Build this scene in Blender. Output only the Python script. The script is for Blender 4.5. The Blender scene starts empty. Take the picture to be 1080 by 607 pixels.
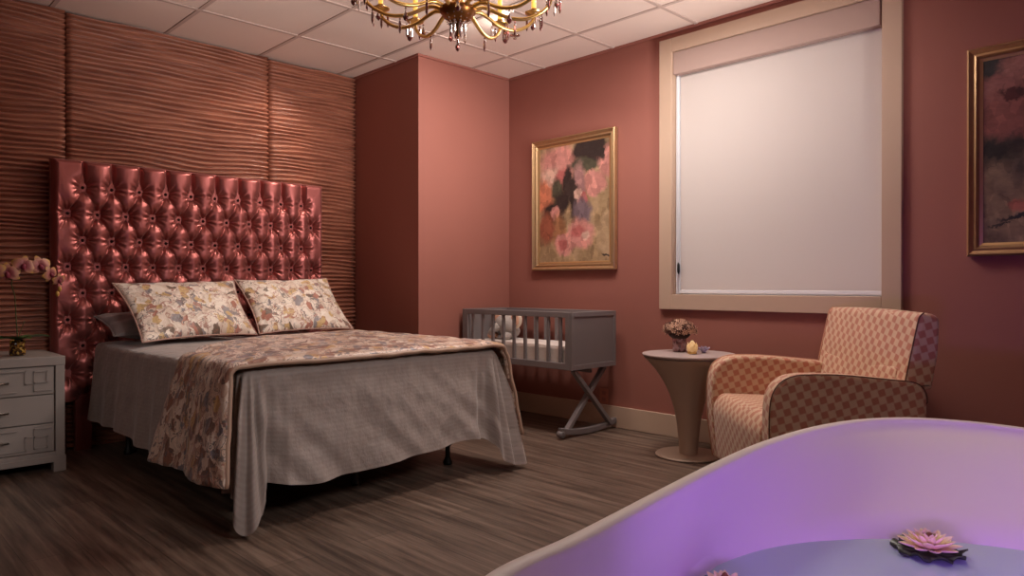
import bpy, bmesh, math, random
from math import pi, sin, cos, radians, sqrt, exp
from mathutils import Vector, Matrix, noise
random.seed(7)
scn = bpy.context.scene
COL = scn.collection
H = 2.453
# ------------------------------------------------------------------ materials
def srgb(r, g, b):
    f = lambda c: (c/255/12.92) if c/255 <= 0.04045 else ((c/255+0.055)/1.055)**2.4
    return (f(r), f(g), f(b), 1)
def newmat(name):
    m = bpy.data.materials.new(name); m.use_nodes = True
    nt = m.node_tree; b = nt.nodes['Principled BSDF']
    return m, nt, b
def simple(name, col, rough=.5, metal=0, bump=0, bscale=60, var=0, vscale=4, spec=.5, sheen=0, **kw):
    m, nt, b = newmat(name)
    b.inputs['Base Color'].default_value = col
    b.inputs['Roughness'].default_value = rough
    b.inputs['Metallic'].default_value = metal
    b.inputs['Specular IOR Level'].default_value = spec
    if sheen: b.inputs['Sheen Weight'].default_value = sheen
    tc = nt.nodes.new('ShaderNodeTexCoord')
    if var:
        n = nt.nodes.new('ShaderNodeTexNoise'); n.inputs['Scale'].default_value = vscale; n.inputs['Detail'].default_value = 4
        nt.links.new(tc.outputs['Object'], n.inputs['Vector'])
        mr = nt.nodes.new('ShaderNodeMapRange'); mr.inputs['To Min'].default_value = 1-var; mr.inputs['To Max'].default_value = 1+var
        nt.links.new(n.outputs['Fac'], mr.inputs['Value'])
        mx = nt.nodes.new('ShaderNodeMix'); mx.data_type = 'RGBA'; mx.blend_type = 'MULTIPLY'; mx.inputs[0].default_value = 1
        mx.inputs[6].default_value = col
        nt.links.new(mr.outputs[0], mx.inputs[7]); nt.links.new(mx.outputs[2], b.inputs['Base Color'])
    if bump:
        n = nt.nodes.new('ShaderNodeTexNoise'); n.inputs['Scale'].default_value = bscale; n.inputs['Detail'].default_value = 3
        nt.links.new(tc.outputs['Object'], n.inputs['Vector'])
        bp = nt.nodes.new('ShaderNodeBump'); bp.inputs['Strength'].default_value = bump; bp.inputs['Distance'].default_value = .005
        nt.links.new(n.outputs['Fac'], bp.inputs['Height']); nt.links.new(bp.outputs[0], b.inputs['Normal'])
    return m
M = {}
M['wall'] = simple('rose_wall_paint', srgb(156, 99, 87), .62, bump=.12, bscale=180, var=.04, vscale=2, spec=.3)
M['ceil'] = simple('ceiling_tile', srgb(238, 218, 206), .9, bump=.5, bscale=260, var=.03, vscale=3)
M['grid'] = simple('ceiling_grid_metal', srgb(200, 178, 168), .5)
M['base'] = simple('baseboard_paint', srgb(196, 168, 146), .45)
M['winframe'] = simple('window_wood_paint', srgb(192, 164, 142), .5, var=.05, vscale=3)
M['blind'] = simple('blind_fabric', srgb(224, 214, 208), .9, bump=.2, bscale=400)
_m = M['blind']; _nt = _m.node_tree; _tr = _nt.nodes.new('ShaderNodeBsdfTranslucent'); _tr.inputs[0].default_value = srgb(235, 225, 220)
_mx = _nt.nodes.new('ShaderNodeMixShader'); _mx.inputs[0].default_value = .34
_nt.links.new(_nt.nodes['Principled BSDF'].outputs[0], _mx.inputs[1]); _nt.links.new(_tr.outputs[0], _mx.inputs[2]); _nt.links.new(_mx.outputs[0], _nt.nodes['Material Output'].inputs[0])
M['cassette'] = simple('cassette_fabric', srgb(176, 150, 140), .7)
M['white'] = simple('white_plastic', srgb(225, 225, 228), .4)
M['black'] = simple('black_metal', srgb(18, 17, 17), .5)
M['chrome'] = simple('chrome', srgb(210, 200, 190), .2, metal=1)
M['gold'] = simple('gilt_frame', srgb(190, 156, 116), .36, metal=.75, var=.12, vscale=30)
M['goldin'] = simple('gilt_inner_edge', srgb(206, 170, 120), .35, metal=.7)
M['grey'] = simple('taupe_grey_paint', srgb(150, 139, 133), .4, var=.03)
M['crib'] = simple('crib_grey_paint', srgb(122, 114, 114), .42, var=.04, vscale=6)
M['cribin'] = simple('crib_sheet', srgb(218, 206, 198), .9, bump=.4, bscale=60)
M['table'] = simple('table_bronze_taupe', srgb(176, 154, 136), .45, metal=.1, var=.03)
M['ttop'] = simple('table_top_grey', srgb(186, 168, 164), .3, var=.03)
M['tub'] = simple('tub_acrylic', srgb(228, 212, 204), .5, spec=.25)
M['plush'] = simple('plush_grey', srgb(168, 158, 152), .95, bump=.8, bscale=120)
M['plushpink'] = simple('plush_pink', srgb(215, 165, 140), .95, bump=.6, bscale=120)
M['plushcream'] = simple('plush_cream', srgb(224, 205, 186), .95, bump=.6, bscale=120)
M['pipe'] = simple('piping_brown', srgb(96, 56, 42), .6)
M['pipelight'] = simple('piping_coral', srgb(204, 150, 122), .6)
M['legdark'] = simple('dark_wood', srgb(35, 22, 18), .5)
M['greypillow'] = simple('grey_satin', srgb(124, 112, 110), .45, bump=.2, bscale=20, sheen=.3)
M['leaf'] = simple('orchid_leaf', srgb(62, 88, 44), .4, var=.2, vscale=20)
M['stemgreen'] = simple('orchid_stem', srgb(70, 74, 34), .5)
M['lilypad'] = simple('lotus_leaf', srgb(34, 42, 20), .4, var=.3, vscale=30)
M['lotus'] = simple('lotus_petal', srgb(252, 226, 178), .6, var=.06, vscale=25)
M['lotusc'] = simple('lotus_core', srgb(120, 70, 30), .7)
M['button'] = simple('satin_button', srgb(34, 12, 13), .85, spec=.1)
M['mosaicdark'] = simple('bouquet_dark', srgb(86, 46, 36), .7, var=.3, vscale=60)
M['bouquet'] = simple('bouquet_tan', srgb(206, 164, 138), .8, var=.3, vscale=60)
M['wirebrass'] = simple('brass', srgb(230, 190, 116), .28, metal=.9, var=.08, vscale=40)
M['bowl'] = simple('antique_brass', srgb(150, 98, 52), .3, metal=.85)
M['candle'] = simple('candle_sleeve', srgb(250, 215, 120), .5)
M['candle'].node_tree.nodes['Principled BSDF'].inputs['Emission Color'].default_value = srgb(255, 200, 80)
M['candle'].node_tree.nodes['Principled BSDF'].inputs['Emission Strength'].default_value = .7
M['bulb'] = simple('flame_bulb', srgb(255, 220, 150), .3)
M['bulb'].node_tree.nodes['Principled BSDF'].inputs['Emission Color'].default_value = srgb(255, 205, 130)
M['bulb'].node_tree.nodes['Principled BSDF'].inputs['Emission Strength'].default_value = 6

def glass(name, col, rough=.05, trans=.85, ior=1.45):
    m = simple(name, col, rough)
    b = m.node_tree.nodes['Principled BSDF']
    b.inputs['Transmission Weight'].default_value = trans; b.inputs['IOR'].default_value = ior
    return m
M['crystaldark'] = glass('smoked_crystal', srgb(120, 66, 62), .08, .45)
M['crystal'] = glass('clear_crystal', srgb(250, 236, 230), .05, .7)
M['glass'] = glass('window_glass', (.95, .97, 1, 1), 0, 1, 1.1)
M['lotusglass'] = glass('lilac_glass', srgb(215, 200, 225), .1, .6)
M['water'] = glass('tub_water', srgb(190, 206, 214), .10, .1, 1.33)
M['votive'] = simple('capiz_amber', srgb(236, 206, 158), .3)
_b = M['votive'].node_tree.nodes['Principled BSDF']; _b.inputs['Emission Color'].default_value = srgb(255, 190, 80); _b.inputs['Emission Strength'].default_value = .12
M['sky'] = simple('daylight_white', srgb(255, 255, 255), .9)
_b = M['sky'].node_tree.nodes['Principled BSDF']; _b.inputs['Emission Color'].default_value = (1, 1, 1, 1); _b.inputs['Emission Strength'].default_value = 1.4

def ramp(nt, stops, interp='LINEAR'):
    r = nt.nodes.new('ShaderNodeValToRGB'); cr = r.color_ramp; cr.interpolation = interp
    while len(cr.elements) < len(stops): cr.elements.new(.5)
    for e, (p, c) in zip(cr.elements, stops): e.position = p; e.color = c
    return r
def mixrgb(nt, fac, a, b, mode='MIX'):
    mx = nt.nodes.new('ShaderNodeMix'); mx.data_type = 'RGBA'; mx.blend_type = mode
    for k, v in ((0, fac), (6, a), (7, b)):
        if isinstance(v, (int, float, tuple)): mx.inputs[k].default_value = v
        else: nt.links.new(v, mx.inputs[k])
    return mx.outputs[2]
def math_(nt, op, a, b=None, c=None):
    n = nt.nodes.new('ShaderNodeMath'); n.operation = op
    for k, v in enumerate((a, b, c)):
        if v is None: continue
        if isinstance(v, (int, float)): n.inputs[k].default_value = v
        else: nt.links.new(v, n.inputs[k])
    return n.outputs[0]
def mapping(nt, src, scale=(1, 1, 1), loc=(0, 0, 0), rot=(0, 0, 0)):
    mp = nt.nodes.new('ShaderNodeMapping'); mp.inputs['Scale'].default_value = scale; mp.inputs['Location'].default_value = loc
    mp.inputs['Rotation'].default_value = rot
    nt.links.new(src, mp.inputs['Vector']); return mp.outputs[0]
def noise_(nt, vec, scale, detail=3, dist=0):
    n = nt.nodes.new('ShaderNodeTexNoise'); n.inputs['Scale'].default_value = scale; n.inputs['Detail'].default_value = detail
    n.inputs['Distortion'].default_value = dist
    if vec is not None: nt.links.new(vec, n.inputs['Vector'])
    return n
def voro(nt, vec, scale, feat='F1'):
    n = nt.nodes.new('ShaderNodeTexVoronoi'); n.feature = feat; n.inputs['Scale'].default_value = scale
    nt.links.new(vec, n.inputs['Vector']); return n
def bump_(nt, b, h, s=.3, d=.01):
    bp = nt.nodes.new('ShaderNodeBump'); bp.inputs['Strength'].default_value = s; bp.inputs['Distance'].default_value = d
    nt.links.new(h, bp.inputs['Height']); nt.links.new(bp.outputs[0], b.inputs['Normal'])

def mat_floor():
    m, nt, b = newmat('floor_planks')
    tc = nt.nodes.new('ShaderNodeTexCoord'); o = tc.outputs['Object']
    br = nt.nodes.new('ShaderNodeTexBrick'); nt.links.new(o, br.inputs['Vector'])
    br.inputs['Scale'].default_value = 1; br.inputs['Brick Width'].default_value = 1.22; br.inputs['Row Height'].default_value = .18
    br.inputs['Mortar Size'].default_value = .0015; br.inputs['Mortar Smooth'].default_value = .2
    br.inputs['Color1'].default_value = (.2, .2, .2, 1); br.inputs['Color2'].default_value = (.9, .9, .9, 1); br.inputs['Mortar'].default_value = (.3, .3, .3, 1)
    g = noise_(nt, mapping(nt, o, (.9, 15, 1)), 2.0, 9, .25)
    g2 = noise_(nt, mapping(nt, o, (3, 60, 1)), 2, 5, .3)
    r = ramp(nt, [(.36, srgb(76, 60, 51)), (.5, srgb(106, 87, 75)), (.62, srgb(130, 109, 95)), (.8, srgb(142, 121, 106))])
    nt.links.new(math_(nt, 'ADD', math_(nt, 'MULTIPLY', g.outputs['Fac'], .75), math_(nt, 'MULTIPLY', g2.outputs['Fac'], .25)), r.inputs[0])
    v = math_(nt, 'ADD', math_(nt, 'MULTIPLY', br.outputs['Color'], .35), .72)
    c = mixrgb(nt, 1.0, r.outputs[0], v, 'MULTIPLY')
    c = mixrgb(nt, math_(nt, 'MULTIPLY', br.outputs['Fac'], .6), c, srgb(40, 32, 28))
    nt.links.new(c, b.inputs['Base Color'])
    b.inputs['Roughness'].default_value = .42; b.inputs['Specular IOR Level'].default_value = .35
    bump_(nt, b, g2.outputs['Fac'], .15, .004)
    return m
M['floor'] = mat_floor()

def mat_relief():
    m, nt, b = newmat('carved_wave_wood')
    tc = nt.nodes.new('ShaderNodeTexCoord'); o = tc.outputs['Object']
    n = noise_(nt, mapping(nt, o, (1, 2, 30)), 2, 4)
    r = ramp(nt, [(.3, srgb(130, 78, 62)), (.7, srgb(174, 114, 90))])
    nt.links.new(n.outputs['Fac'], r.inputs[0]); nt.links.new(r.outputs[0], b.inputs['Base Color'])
    b.inputs['Roughness'].default_value = .34
    return m
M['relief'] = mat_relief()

def mat_satin():
    m, nt, b = newmat('rose_satin')
    b.inputs['Base Color'].default_value = srgb(158, 88, 84)
    b.inputs['Roughness'].default_value = .35; b.inputs['Metallic'].default_value = .72
    tc = nt.nodes.new('ShaderNodeTexCoord')
    n = noise_(nt, mapping(nt, tc.outputs['Object'], (1, 16, 9)), 1.2, 3, 1.0); bump_(nt, b, n.outputs['Fac'], .10, .01)
    b.inputs['Sheen Weight'].default_value = .3; b.inputs['Sheen Tint'].default_value = srgb(255, 190, 180)
    return m
M['satin'] = mat_satin()

def mat_floral(name, scale=(1, 1, 1), loc=(0, 0, 0), bright=1.0, pal=None, strokes=.018, vsc=24):
    m, nt, b = newmat(name)
    tc = nt.nodes.new('ShaderNodeTexCoord')
    uv = mapping(nt, tc.outputs['UV'], scale, loc)
    nz = noise_(nt, uv, 14, 3)
    d = nt.nodes.new('ShaderNodeVectorMath'); d.operation = 'MULTIPLY_ADD'
    nt.links.new(nz.outputs['Color'], d.inputs[0]); d.inputs[1].default_value = (.11, .11, 0); nt.links.new(uv, d.inputs[2])
    w = d.outputs[0]
    v = voro(nt, w, vsc)
    sep = nt.nodes.new('ShaderNodeSeparateColor'); nt.links.new(v.outputs['Color'], sep.inputs[0])
    k = bright
    P = lambda r, g, bb: srgb(min(255, r*k), min(255, g*k), min(255, bb*k))
    r = ramp(nt, pal or [(0, P(236, 222, 208)), (.40, P(208, 188, 172)), (.50, P(202, 168, 112)), (.62, P(228, 210, 196)), (.74, P(128, 122, 128)), (.82, P(170, 104, 84)), (.88, P(216, 196, 180)), (.96, P(96, 74, 60))], 'CONSTANT')
    nt.links.new(sep.outputs[0], r.inputs[0])
    # curling dark strokes
    n2 = noise_(nt, w, 13, 1, 1.4)
    band = math_(nt, 'ABSOLUTE', math_(nt, 'SUBTRACT', n2.outputs['Fac'], .5))
    mask = math_(nt, 'LESS_THAN', band, strokes)
    n3 = noise_(nt, uv, 6, 2)
    gate = math_(nt, 'MULTIPLY', mask, math_(nt, 'GREATER_THAN', n3.outputs['Fac'], .47))
    c = mixrgb(nt, math_(nt, 'MULTIPLY', gate, .85), r.outputs[0], P(74, 66, 72))
    band2 = math_(nt, 'LESS_THAN', math_(nt, 'ABSOLUTE', math_(nt, 'SUBTRACT', noise_(nt, w, 16, 1, 1).outputs['Fac'], .43)), .022)
    c = mixrgb(nt, math_(nt, 'MULTIPLY', band2, .75), c, P(150, 84, 70))
    c = mixrgb(nt, .12, c, P(205, 180, 160))
    nt.links.new(c, b.inputs['Base Color'])
    b.inputs['Roughness'].default_value = .42; b.inputs['Sheen Weight'].default_value = .25
    bump_(nt, b, math_(nt, 'ADD', v.outputs['Distance'], math_(nt, 'MULTIPLY', n2.outputs['Fac'], .6)), .5, .012)
    return m
M['floralpillow'] = mat_floral('floral_jacquard_pillow', (1, 1, 1))
M['floralrunner'] = mat_floral('floral_jacquard_runner', (1.15, 1.3, 1), (3, 2, 0), 1, [(0, srgb(222, 196, 176)), (.30, srgb(190, 150, 126)), (.42, srgb(138, 84, 62)), (.56, srgb(224, 200, 184)), (.68, srgb(196, 150, 90)), (.76, srgb(106, 66, 52)), (.86, srgb(116, 112, 122)), (.92, srgb(206, 172, 150))], .03, 20)

def mat_sheet():
    m, nt, b = newmat('taupe_linen_sheet')
    tc = nt.nodes.new('ShaderNodeTexCoord'); uv = tc.outputs['UV']
    w = nt.nodes.new('ShaderNodeTexWave'); w.wave_type = 'BANDS'; w.bands_direction = 'Y'
    w.inputs['Scale'].default_value = 17; w.inputs['Distortion'].default_value = .4; nt.links.new(uv, w.inputs['Vector'])
    n = noise_(nt, mapping(nt, uv, (1.4, 1, 1)), 11, 6)
    r = ramp(nt, [(.2, srgb(148, 133, 127)), (.8, srgb(168, 154, 146))])
    nt.links.new(math_(nt, 'ADD', math_(nt, 'MULTIPLY', w.outputs['Fac'], .18), math_(nt, 'MULTIPLY', n.outputs['Fac'], .75)), r.inputs[0])
    nt.links.new(r.outputs[0], b.inputs['Base Color'])
    b.inputs['Roughness'].default_value = .55; b.inputs['Sheen Weight'].default_value = .3
    bump_(nt, b, n.outputs['Fac'], .7, .02)
    return m
M['sheet'] = mat_sheet()

def mat_hound(name, mul=1.0):
    m, nt, b = newmat(name)
    tc = nt.nodes.new('ShaderNodeTexCoord'); uv = mapping(nt, tc.outputs['UV'], (1, 1, 1), (0, 0, 0), (0, 0, .12))
    s = nt.nodes.new('ShaderNodeSeparateXYZ'); nt.links.new(uv, s.inputs[0])
    k = 2*pi/.058
    U = math_(nt, 'MULTIPLY', s.outputs[0], k); V = math_(nt, 'MULTIPLY', s.outputs[1], k)
    # petal shaped check: checkerboard with swirling bounds
    U2 = math_(nt, 'ADD', U, math_(nt, 'MULTIPLY', math_(nt, 'SINE', math_(nt, 'MULTIPLY', V, 2)), .14))
    V2 = math_(nt, 'ADD', V, math_(nt, 'MULTIPLY', math_(nt, 'SINE', math_(nt, 'MULTIPLY', U, 2)), -.14))
    f = math_(nt, 'MULTIPLY', math_(nt, 'SINE', U2), math_(nt, 'SINE', V2))
    f = math_(nt, 'SMOOTH_MIN', math_(nt, 'MULTIPLY', math_(nt, 'ADD', f, .05), 7), 1, .1)
    fac = math_(nt, 'ADD', math_(nt, 'MULTIPLY', f, .5), .5)
    cl = nt.nodes.new('ShaderNodeClamp'); nt.links.new(fac, cl.inputs[0])
    a = srgb(192*mul, 124*mul, 98*mul); c = srgb(216*mul, 182*mul, 150*mul)
    col = mixrgb(nt, cl.outputs[0], a, c)
    n = noise_(nt, tc.outputs['Object'], 14, 3)
    col = mixrgb(nt, .25, col, mixrgb(nt, 1.0, col, ramp_link(nt, n.outputs['Fac']), 'MULTIPLY'))
    nt.links.new(col, b.inputs['Base Color']); b.inputs['Roughness'].default_value = .6; b.inputs['Sheen Weight'].default_value = .2
    return m
def ramp_link(nt, src):
    r = ramp(nt, [(.3, (.6, .6, .6, 1)), (.7, (1, 1, 1, 1))]); nt.links.new(src, r.inputs[0]); return r.outputs[0]
M['hound'] = mat_hound('coral_cream_check')

def mat_painting(name, blobs, bg, seed, bgstroke):
    """Loose oil still life: soft-edged blooms over a brushed ground. blobs: (u, v, ru, rv, color, rough)."""
    m, nt, b = newmat(name)
    tc = nt.nodes.new('ShaderNodeTexCoord'); uv = tc.outputs['UV']
    n1 = noise_(nt, mapping(nt, uv, (1, 1, 1), (seed, seed*2, 0)), 5, 5, .5)
    r = ramp(nt, bg); nt.links.new(n1.outputs['Fac'], r.inputs[0]); col = r.outputs[0]
    # vertical tone change of ground
    s = nt.nodes.new('ShaderNodeSeparateXYZ'); nt.links.new(uv, s.inputs[0])
    wn = noise_(nt, mapping(nt, uv, (1, 1, 1), (seed+4, 0, 0)), 9, 3)
    d = nt.nodes.new('ShaderNodeVectorMath'); d.operation = 'MULTIPLY_ADD'
    nt.links.new(wn.outputs['Color'], d.inputs[0]); d.inputs[1].default_value = (.16, .16, 0); nt.links.new(uv, d.inputs[2])
    wn.inputs['Detail'].default_value = 8; wn.inputs['Roughness'].default_value = .65
    sub = nt.nodes.new('ShaderNodeVectorMath'); sub.operation = 'SUBTRACT'; nt.links.new(d.outputs[0], sub.inputs[0]); sub.inputs[1].default_value = (.08, .08, 0)
    w = sub.outputs[0]
    for (u, v, ru, rv, c, soft) in blobs:
        mp = nt.nodes.new('ShaderNodeVectorMath'); mp.operation = 'SUBTRACT'; nt.links.new(w, mp.inputs[0]); mp.inputs[1].default_value = (u, v, 0)
        dv = nt.nodes.new('ShaderNodeVectorMath'); dv.operation = 'MULTIPLY'; nt.links.new(mp.outputs[0], dv.inputs[0]); dv.inputs[1].default_value = (1/ru, 1/rv, 0)
        ln = nt.nodes.new('ShaderNodeVectorMath'); ln.operation = 'LENGTH'; nt.links.new(dv.outputs[0], ln.inputs[0])
        mr = nt.nodes.new('ShaderNodeMapRange'); nt.links.new(ln.outputs['Value'], mr.inputs[0])
        mr.inputs[1].default_value = 1.05-soft*.6; mr.inputs[2].default_value = 1.05+soft*.6; mr.inputs[3].default_value = 1; mr.inputs[4].default_value = 0
        col = mixrgb(nt, mr.outputs[0], col, c)
    dn = noise_(nt, uv, 18, 3)
    dd = nt.nodes.new('ShaderNodeVectorMath'); dd.operation = 'MULTIPLY_ADD'
    nt.links.new(dn.outputs['Color'], dd.inputs[0]); dd.inputs[1].default_value = (.08, .08, 0); nt.links.new(uv, dd.inputs[2])
    vd = voro(nt, mapping(nt, dd.outputs[0], (1, .8, 1), (0, 0, 0), (0, 0, .5)), 17); sv = nt.nodes.new('ShaderNodeSeparateColor'); nt.links.new(vd.outputs['Color'], sv.inputs[0])
    dr = ramp(nt, [(0, (.55, .5, .48, 1)), (.35, (.85, .82, .8, 1)), (.7, (1.0, 1.0, 1.0, 1)), (1, (1.25, 1.2, 1.12, 1))]); nt.links.new(sv.outputs[0], dr.inputs[0])
    col = mixrgb(nt, .7, col, dr.outputs[0], 'MULTIPLY')
    st = noise_(nt, mapping(nt, uv, (1, 3, 1), (0, 0, 0), (0, 0, .7)), 14, 6, .8)
    rr = ramp(nt, [(.3, (.62, .6, .58, 1)), (.7, (1.0, 1.0, 1.0, 1))]); nt.links.new(st.outputs['Fac'], rr.inputs[0])
    col = mixrgb(nt, bgstroke, col, rr.outputs[0], 'MULTIPLY')
    nt.links.new(col, b.inputs['Base Color']); b.inputs['Roughness'].default_value = .45
    bump_(nt, b, st.outputs['Fac'], .3, .004)
    return m
pk, pk2, dk, gn, pe, li, wh = srgb(216, 150, 140), srgb(196, 112, 108), srgb(58, 48, 46), srgb(84, 82, 66), srgb(208, 128, 98), srgb(176, 132, 130), srgb(226, 186, 168)
M['art1'] = mat_painting('oil_roses', [
    (.3, .84, .26, .15, pk, .4), (.2, .72, .16, .1, wh, .5), (.36, .72, .1, .08, pk2, .4), (.72, .92, .22, .13, dk, .3), (.66, .80, .2, .05, gn, .4), (.95, .80, .1, .12, pk, .3), (.88, .93, .035, .1, dk, .3),
    (.08, .58, .14, .13, pe, .35), (.28, .62, .08, .1, gn, .4), (.42, .66, .06, .14, dk, .35), (.35, .52, .1, .09, dk, .45), (.58, .63, .09, .16, li, .4), (.5, .55, .05, .18, dk, .4),
    (.80, .63, .13, .09, pk, .25), (.74, .69, .08, .06, pk, .3), (.63, .52, .06, .05, pk2, .3), (.56, .56, .05, .04, wh, .3), (.22, .42, .16, .09, dk, .4), (.25, .43, .06, .05, pk, .3), (.62, .42, .12, .1, srgb(122, 104, 112), .4),
    (.12, .3, .12, .12, srgb(160, 92, 70), .5), (.3, .27, .08, .14, srgb(170, 120, 84), .5), (.6, .24, .17, .12, pk, .3), (.56, .26, .08, .05, pk2, .4), (.38, .16, .12, .09, pk, .25), (.36, .16, .05, .04, pk2, .4), (.68, .22, .05, .035, wh, .4), (.94, .06, .05, .012, dk, .3)],
    [(.3, srgb(150, 124, 92)), (.5, srgb(176, 148, 112)), (.7, srgb(198, 168, 134))], 3, .5)
M['art2'] = mat_painting('oil_dark_flowers', [
    (.3, .82, .45, .22, srgb(158, 102, 96), .4), (.2, .66, .4, .12, srgb(142, 84, 78), .6), (.07, .95, .11, .06, srgb(44, 44, 46), .5), (.22, .93, .1, .05, srgb(176, 120, 112), .5), (.2, .80, .07, .035, srgb(78, 26, 32), .35), (.27, .84, .03, .05, srgb(60, 22, 28), .4), (.55, .62, .2, .16, srgb(140, 70, 66), .4),
    (.08, .50, .12, .07, srgb(38, 34, 33), .8), (.24, .52, .12, .05, srgb(48, 38, 38), .8), (.26, .42, .09, .08, srgb(84, 70, 62), .8), (.45, .5, .15, .1, srgb(38, 34, 32), .5), (.5, .35, .15, .1, srgb(150, 88, 70), .5), (.24, .2, .08, .03, srgb(176, 106, 90), .4), (.26, .145, .14, .014, srgb(40, 36, 32), .5), (.12, .12, .07, .008, srgb(60, 50, 42), .4), (.75, .7, .2, .2, srgb(180, 120, 110), .4)],
    [(.3, srgb(104, 84, 70)), (.5, srgb(136, 112, 92)), (.75, srgb(156, 130, 106))], 9, .6)

def mat_orchid():
    m, nt, b = newmat('orchid_petal')
    tc = nt.nodes.new('ShaderNodeTexCoord')
    g = nt.nodes.new('ShaderNodeVectorMath'); g.operation = 'LENGTH'
    sub = nt.nodes.new('ShaderNodeVectorMath'); sub.operation = 'SUBTRACT'; nt.links.new(tc.outputs['UV'], sub.inputs[0]); sub.inputs[1].default_value = (.5, .5, 0)
    nt.links.new(sub.outputs[0], g.inputs[0])
    n = noise_(nt, tc.outputs['UV'], 12, 3)
    r = ramp(nt, [(.0, srgb(110, 36, 50)), (.2, srgb(168, 96, 96)), (.36, srgb(186, 130, 104)), (.46, srgb(196, 152, 76)), (.56, srgb(190, 144, 66))])
    nt.links.new(math_(nt, 'ADD', g.outputs['Value'], math_(nt, 'MULTIPLY', math_(nt, 'SUBTRACT', n.outputs['Fac'], .5), .2)), r.inputs[0])
    nt.links.new(r.outputs[0], b.inputs['Base Color']); b.inputs['Roughness'].default_value = .5
    return m
M['orchid'] = mat_orchid()
def mat_mosaic(name, pal, scale):
    m, nt, b = newmat(name)
    tc = nt.nodes.new('ShaderNodeTexCoord')
    v = voro(nt, tc.outputs['Object'], scale); sep = nt.nodes.new('ShaderNodeSeparateColor'); nt.links.new(v.outputs['Color'], sep.inputs[0])
    r = ramp(nt, [(i/len(pal), c) for i, c in enumerate(pal)], 'CONSTANT'); nt.links.new(sep.outputs[0], r.inputs[0])
    nt.links.new(r.outputs[0], b.inputs['Base Color']); b.inputs['Roughness'].default_value = .15; b.inputs['Transmission Weight'].default_value = .25
    bump_(nt, b, v.outputs['Distance'], .5, .004)
    return m
M['goldvase'] = mat_mosaic('amber_mosaic_glass', [srgb(150, 108, 42), srgb(90, 58, 24), srgb(196, 156, 80), srgb(60, 36, 18)], 90)
M['pinkvase'] = mat_mosaic('pink_mosaic_glass', [srgb(190, 140, 140), srgb(150, 104, 106), srgb(222, 190, 192), srgb(120, 82, 86), srgb(204, 164, 170)], 70)

# ------------------------------------------------------------------ mesh helpers
def link(name, me, mat=None, parent=None):
    o = bpy.data.objects.new(name, me); COL.objects.link(o)
    if mat is not None:
        for mm in (mat if isinstance(mat, (list, tuple)) else [mat]): me.materials.append(mm)
    if parent is not None: o.parent = parent
    return o
def obj(name, bm, mat, parent=None, smooth=False, bevel=0, seg=2, autos=None):
    me = bpy.data.meshes.new(name)
    bmesh.ops.recalc_face_normals(bm, faces=bm.faces)
    bm.to_mesh(me); bm.free()
    if smooth or bevel:
        for p in me.polygons: p.use_smooth = True
    o = link(name, me, mat, parent)
    if bevel:
        md = o.modifiers.new('bevel', 'BEVEL'); md.width = bevel; md.segments = seg; md.limit_method = 'ANGLE'; md.angle_limit = radians(35); md.harden_normals = True
    return o
def tag(o, label=None, cat=None, group=None, kind=None):
    if label: o['label'] = label
    if cat: o['category'] = cat
    if group: o['group'] = group
    if kind: o['kind'] = kind
    return o
def empty(name, loc, rz=0):
    o = bpy.data.objects.new(name, None); COL.objects.link(o); o.location = loc; o.rotation_euler = (0, 0, rz); o.empty_display_size = .05
    return o
def box(bm, x0, x1, y0, y1, z0, z1):
    v = [bm.verts.new((x, y, z)) for x in (x0, x1) for y in (y0, y1) for z in (z0, z1)]
    for f in ((0, 1, 3, 2), (4, 6, 7, 5), (0, 4, 5, 1), (2, 3, 7, 6), (0, 2, 6, 4), (1, 5, 7, 3)): bm.faces.new([v[i] for i in f])
    return v
def boxo(name, dims, mat, parent=None, bevel=0, **k):
    bm = bmesh.new(); box(bm, *dims); return obj(name, bm, mat, parent, bevel=bevel, **k)
def bar(bm, a, b, w, h, up=(0, 0, 1)):
    a = Vector(a); b = Vector(b); d = (b-a).normalized(); up = Vector(up); s = d.cross(up).normalized(); u = s.cross(d).normalized()
    vs = []
    for p in (a, b):
        for q in ((-1, -1), (1, -1), (1, 1), (-1, 1)): vs.append(bm.verts.new(p+s*q[0]*w/2+u*q[1]*h/2))
    for f in ((3, 2, 1, 0), (4, 5, 6, 7), (0, 1, 5, 4), (1, 2, 6, 5), (2, 3, 7, 6), (3, 0, 4, 7)): bm.faces.new([vs[i] for i in f])
def lathe(bm, prof, n=32, c=(0, 0), cap=True):
    rings = []
    for r, z in prof:
        rings.append([bm.verts.new((c[0]+r*cos(2*pi*i/n), c[1]+r*sin(2*pi*i/n), z)) for i in range(n)])
    for a, b in zip(rings, rings[1:]):
        for i in range(n): bm.faces.new((a[i], a[(i+1) % n], b[(i+1) % n], b[i]))
    if cap:
        bm.faces.new(rings[0][::-1]); bm.faces.new(rings[-1])
def tube(bm, pts, r, n=8, cap=True):
    pts = [Vector(p) for p in pts]; rings = []
    if not isinstance(r, (list, tuple)): pts = [p for i, p in enumerate(pts) if i == 0 or (p-pts[i-1]).length > 1e-4]
    prev = None
    for i, p in enumerate(pts):
        d = (pts[min(i+1, len(pts)-1)]-pts[max(i-1, 0)]).normalized()
        if prev is None:
            s = d.cross(Vector((0, 0, 1)))
            if s.length < .05: s = d.cross(Vector((1, 0, 0)))
        else: s = prev - d*prev.dot(d)
        s.normalize(); prev = s; u = s.cross(d)
        rr = r[i] if isinstance(r, (list, tuple)) else r
        rings.append([bm.verts.new(p+(s*cos(2*pi*k/n)+u*sin(2*pi*k/n))*rr) for k in range(n)])
    for a, b in zip(rings, rings[1:]):
        for k in range(n): bm.faces.new((a[k], a[(k+1) % n], b[(k+1) % n], b[k]))
    if cap: bm.faces.new(rings[0][::-1]); bm.faces.new(rings[-1])
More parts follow.
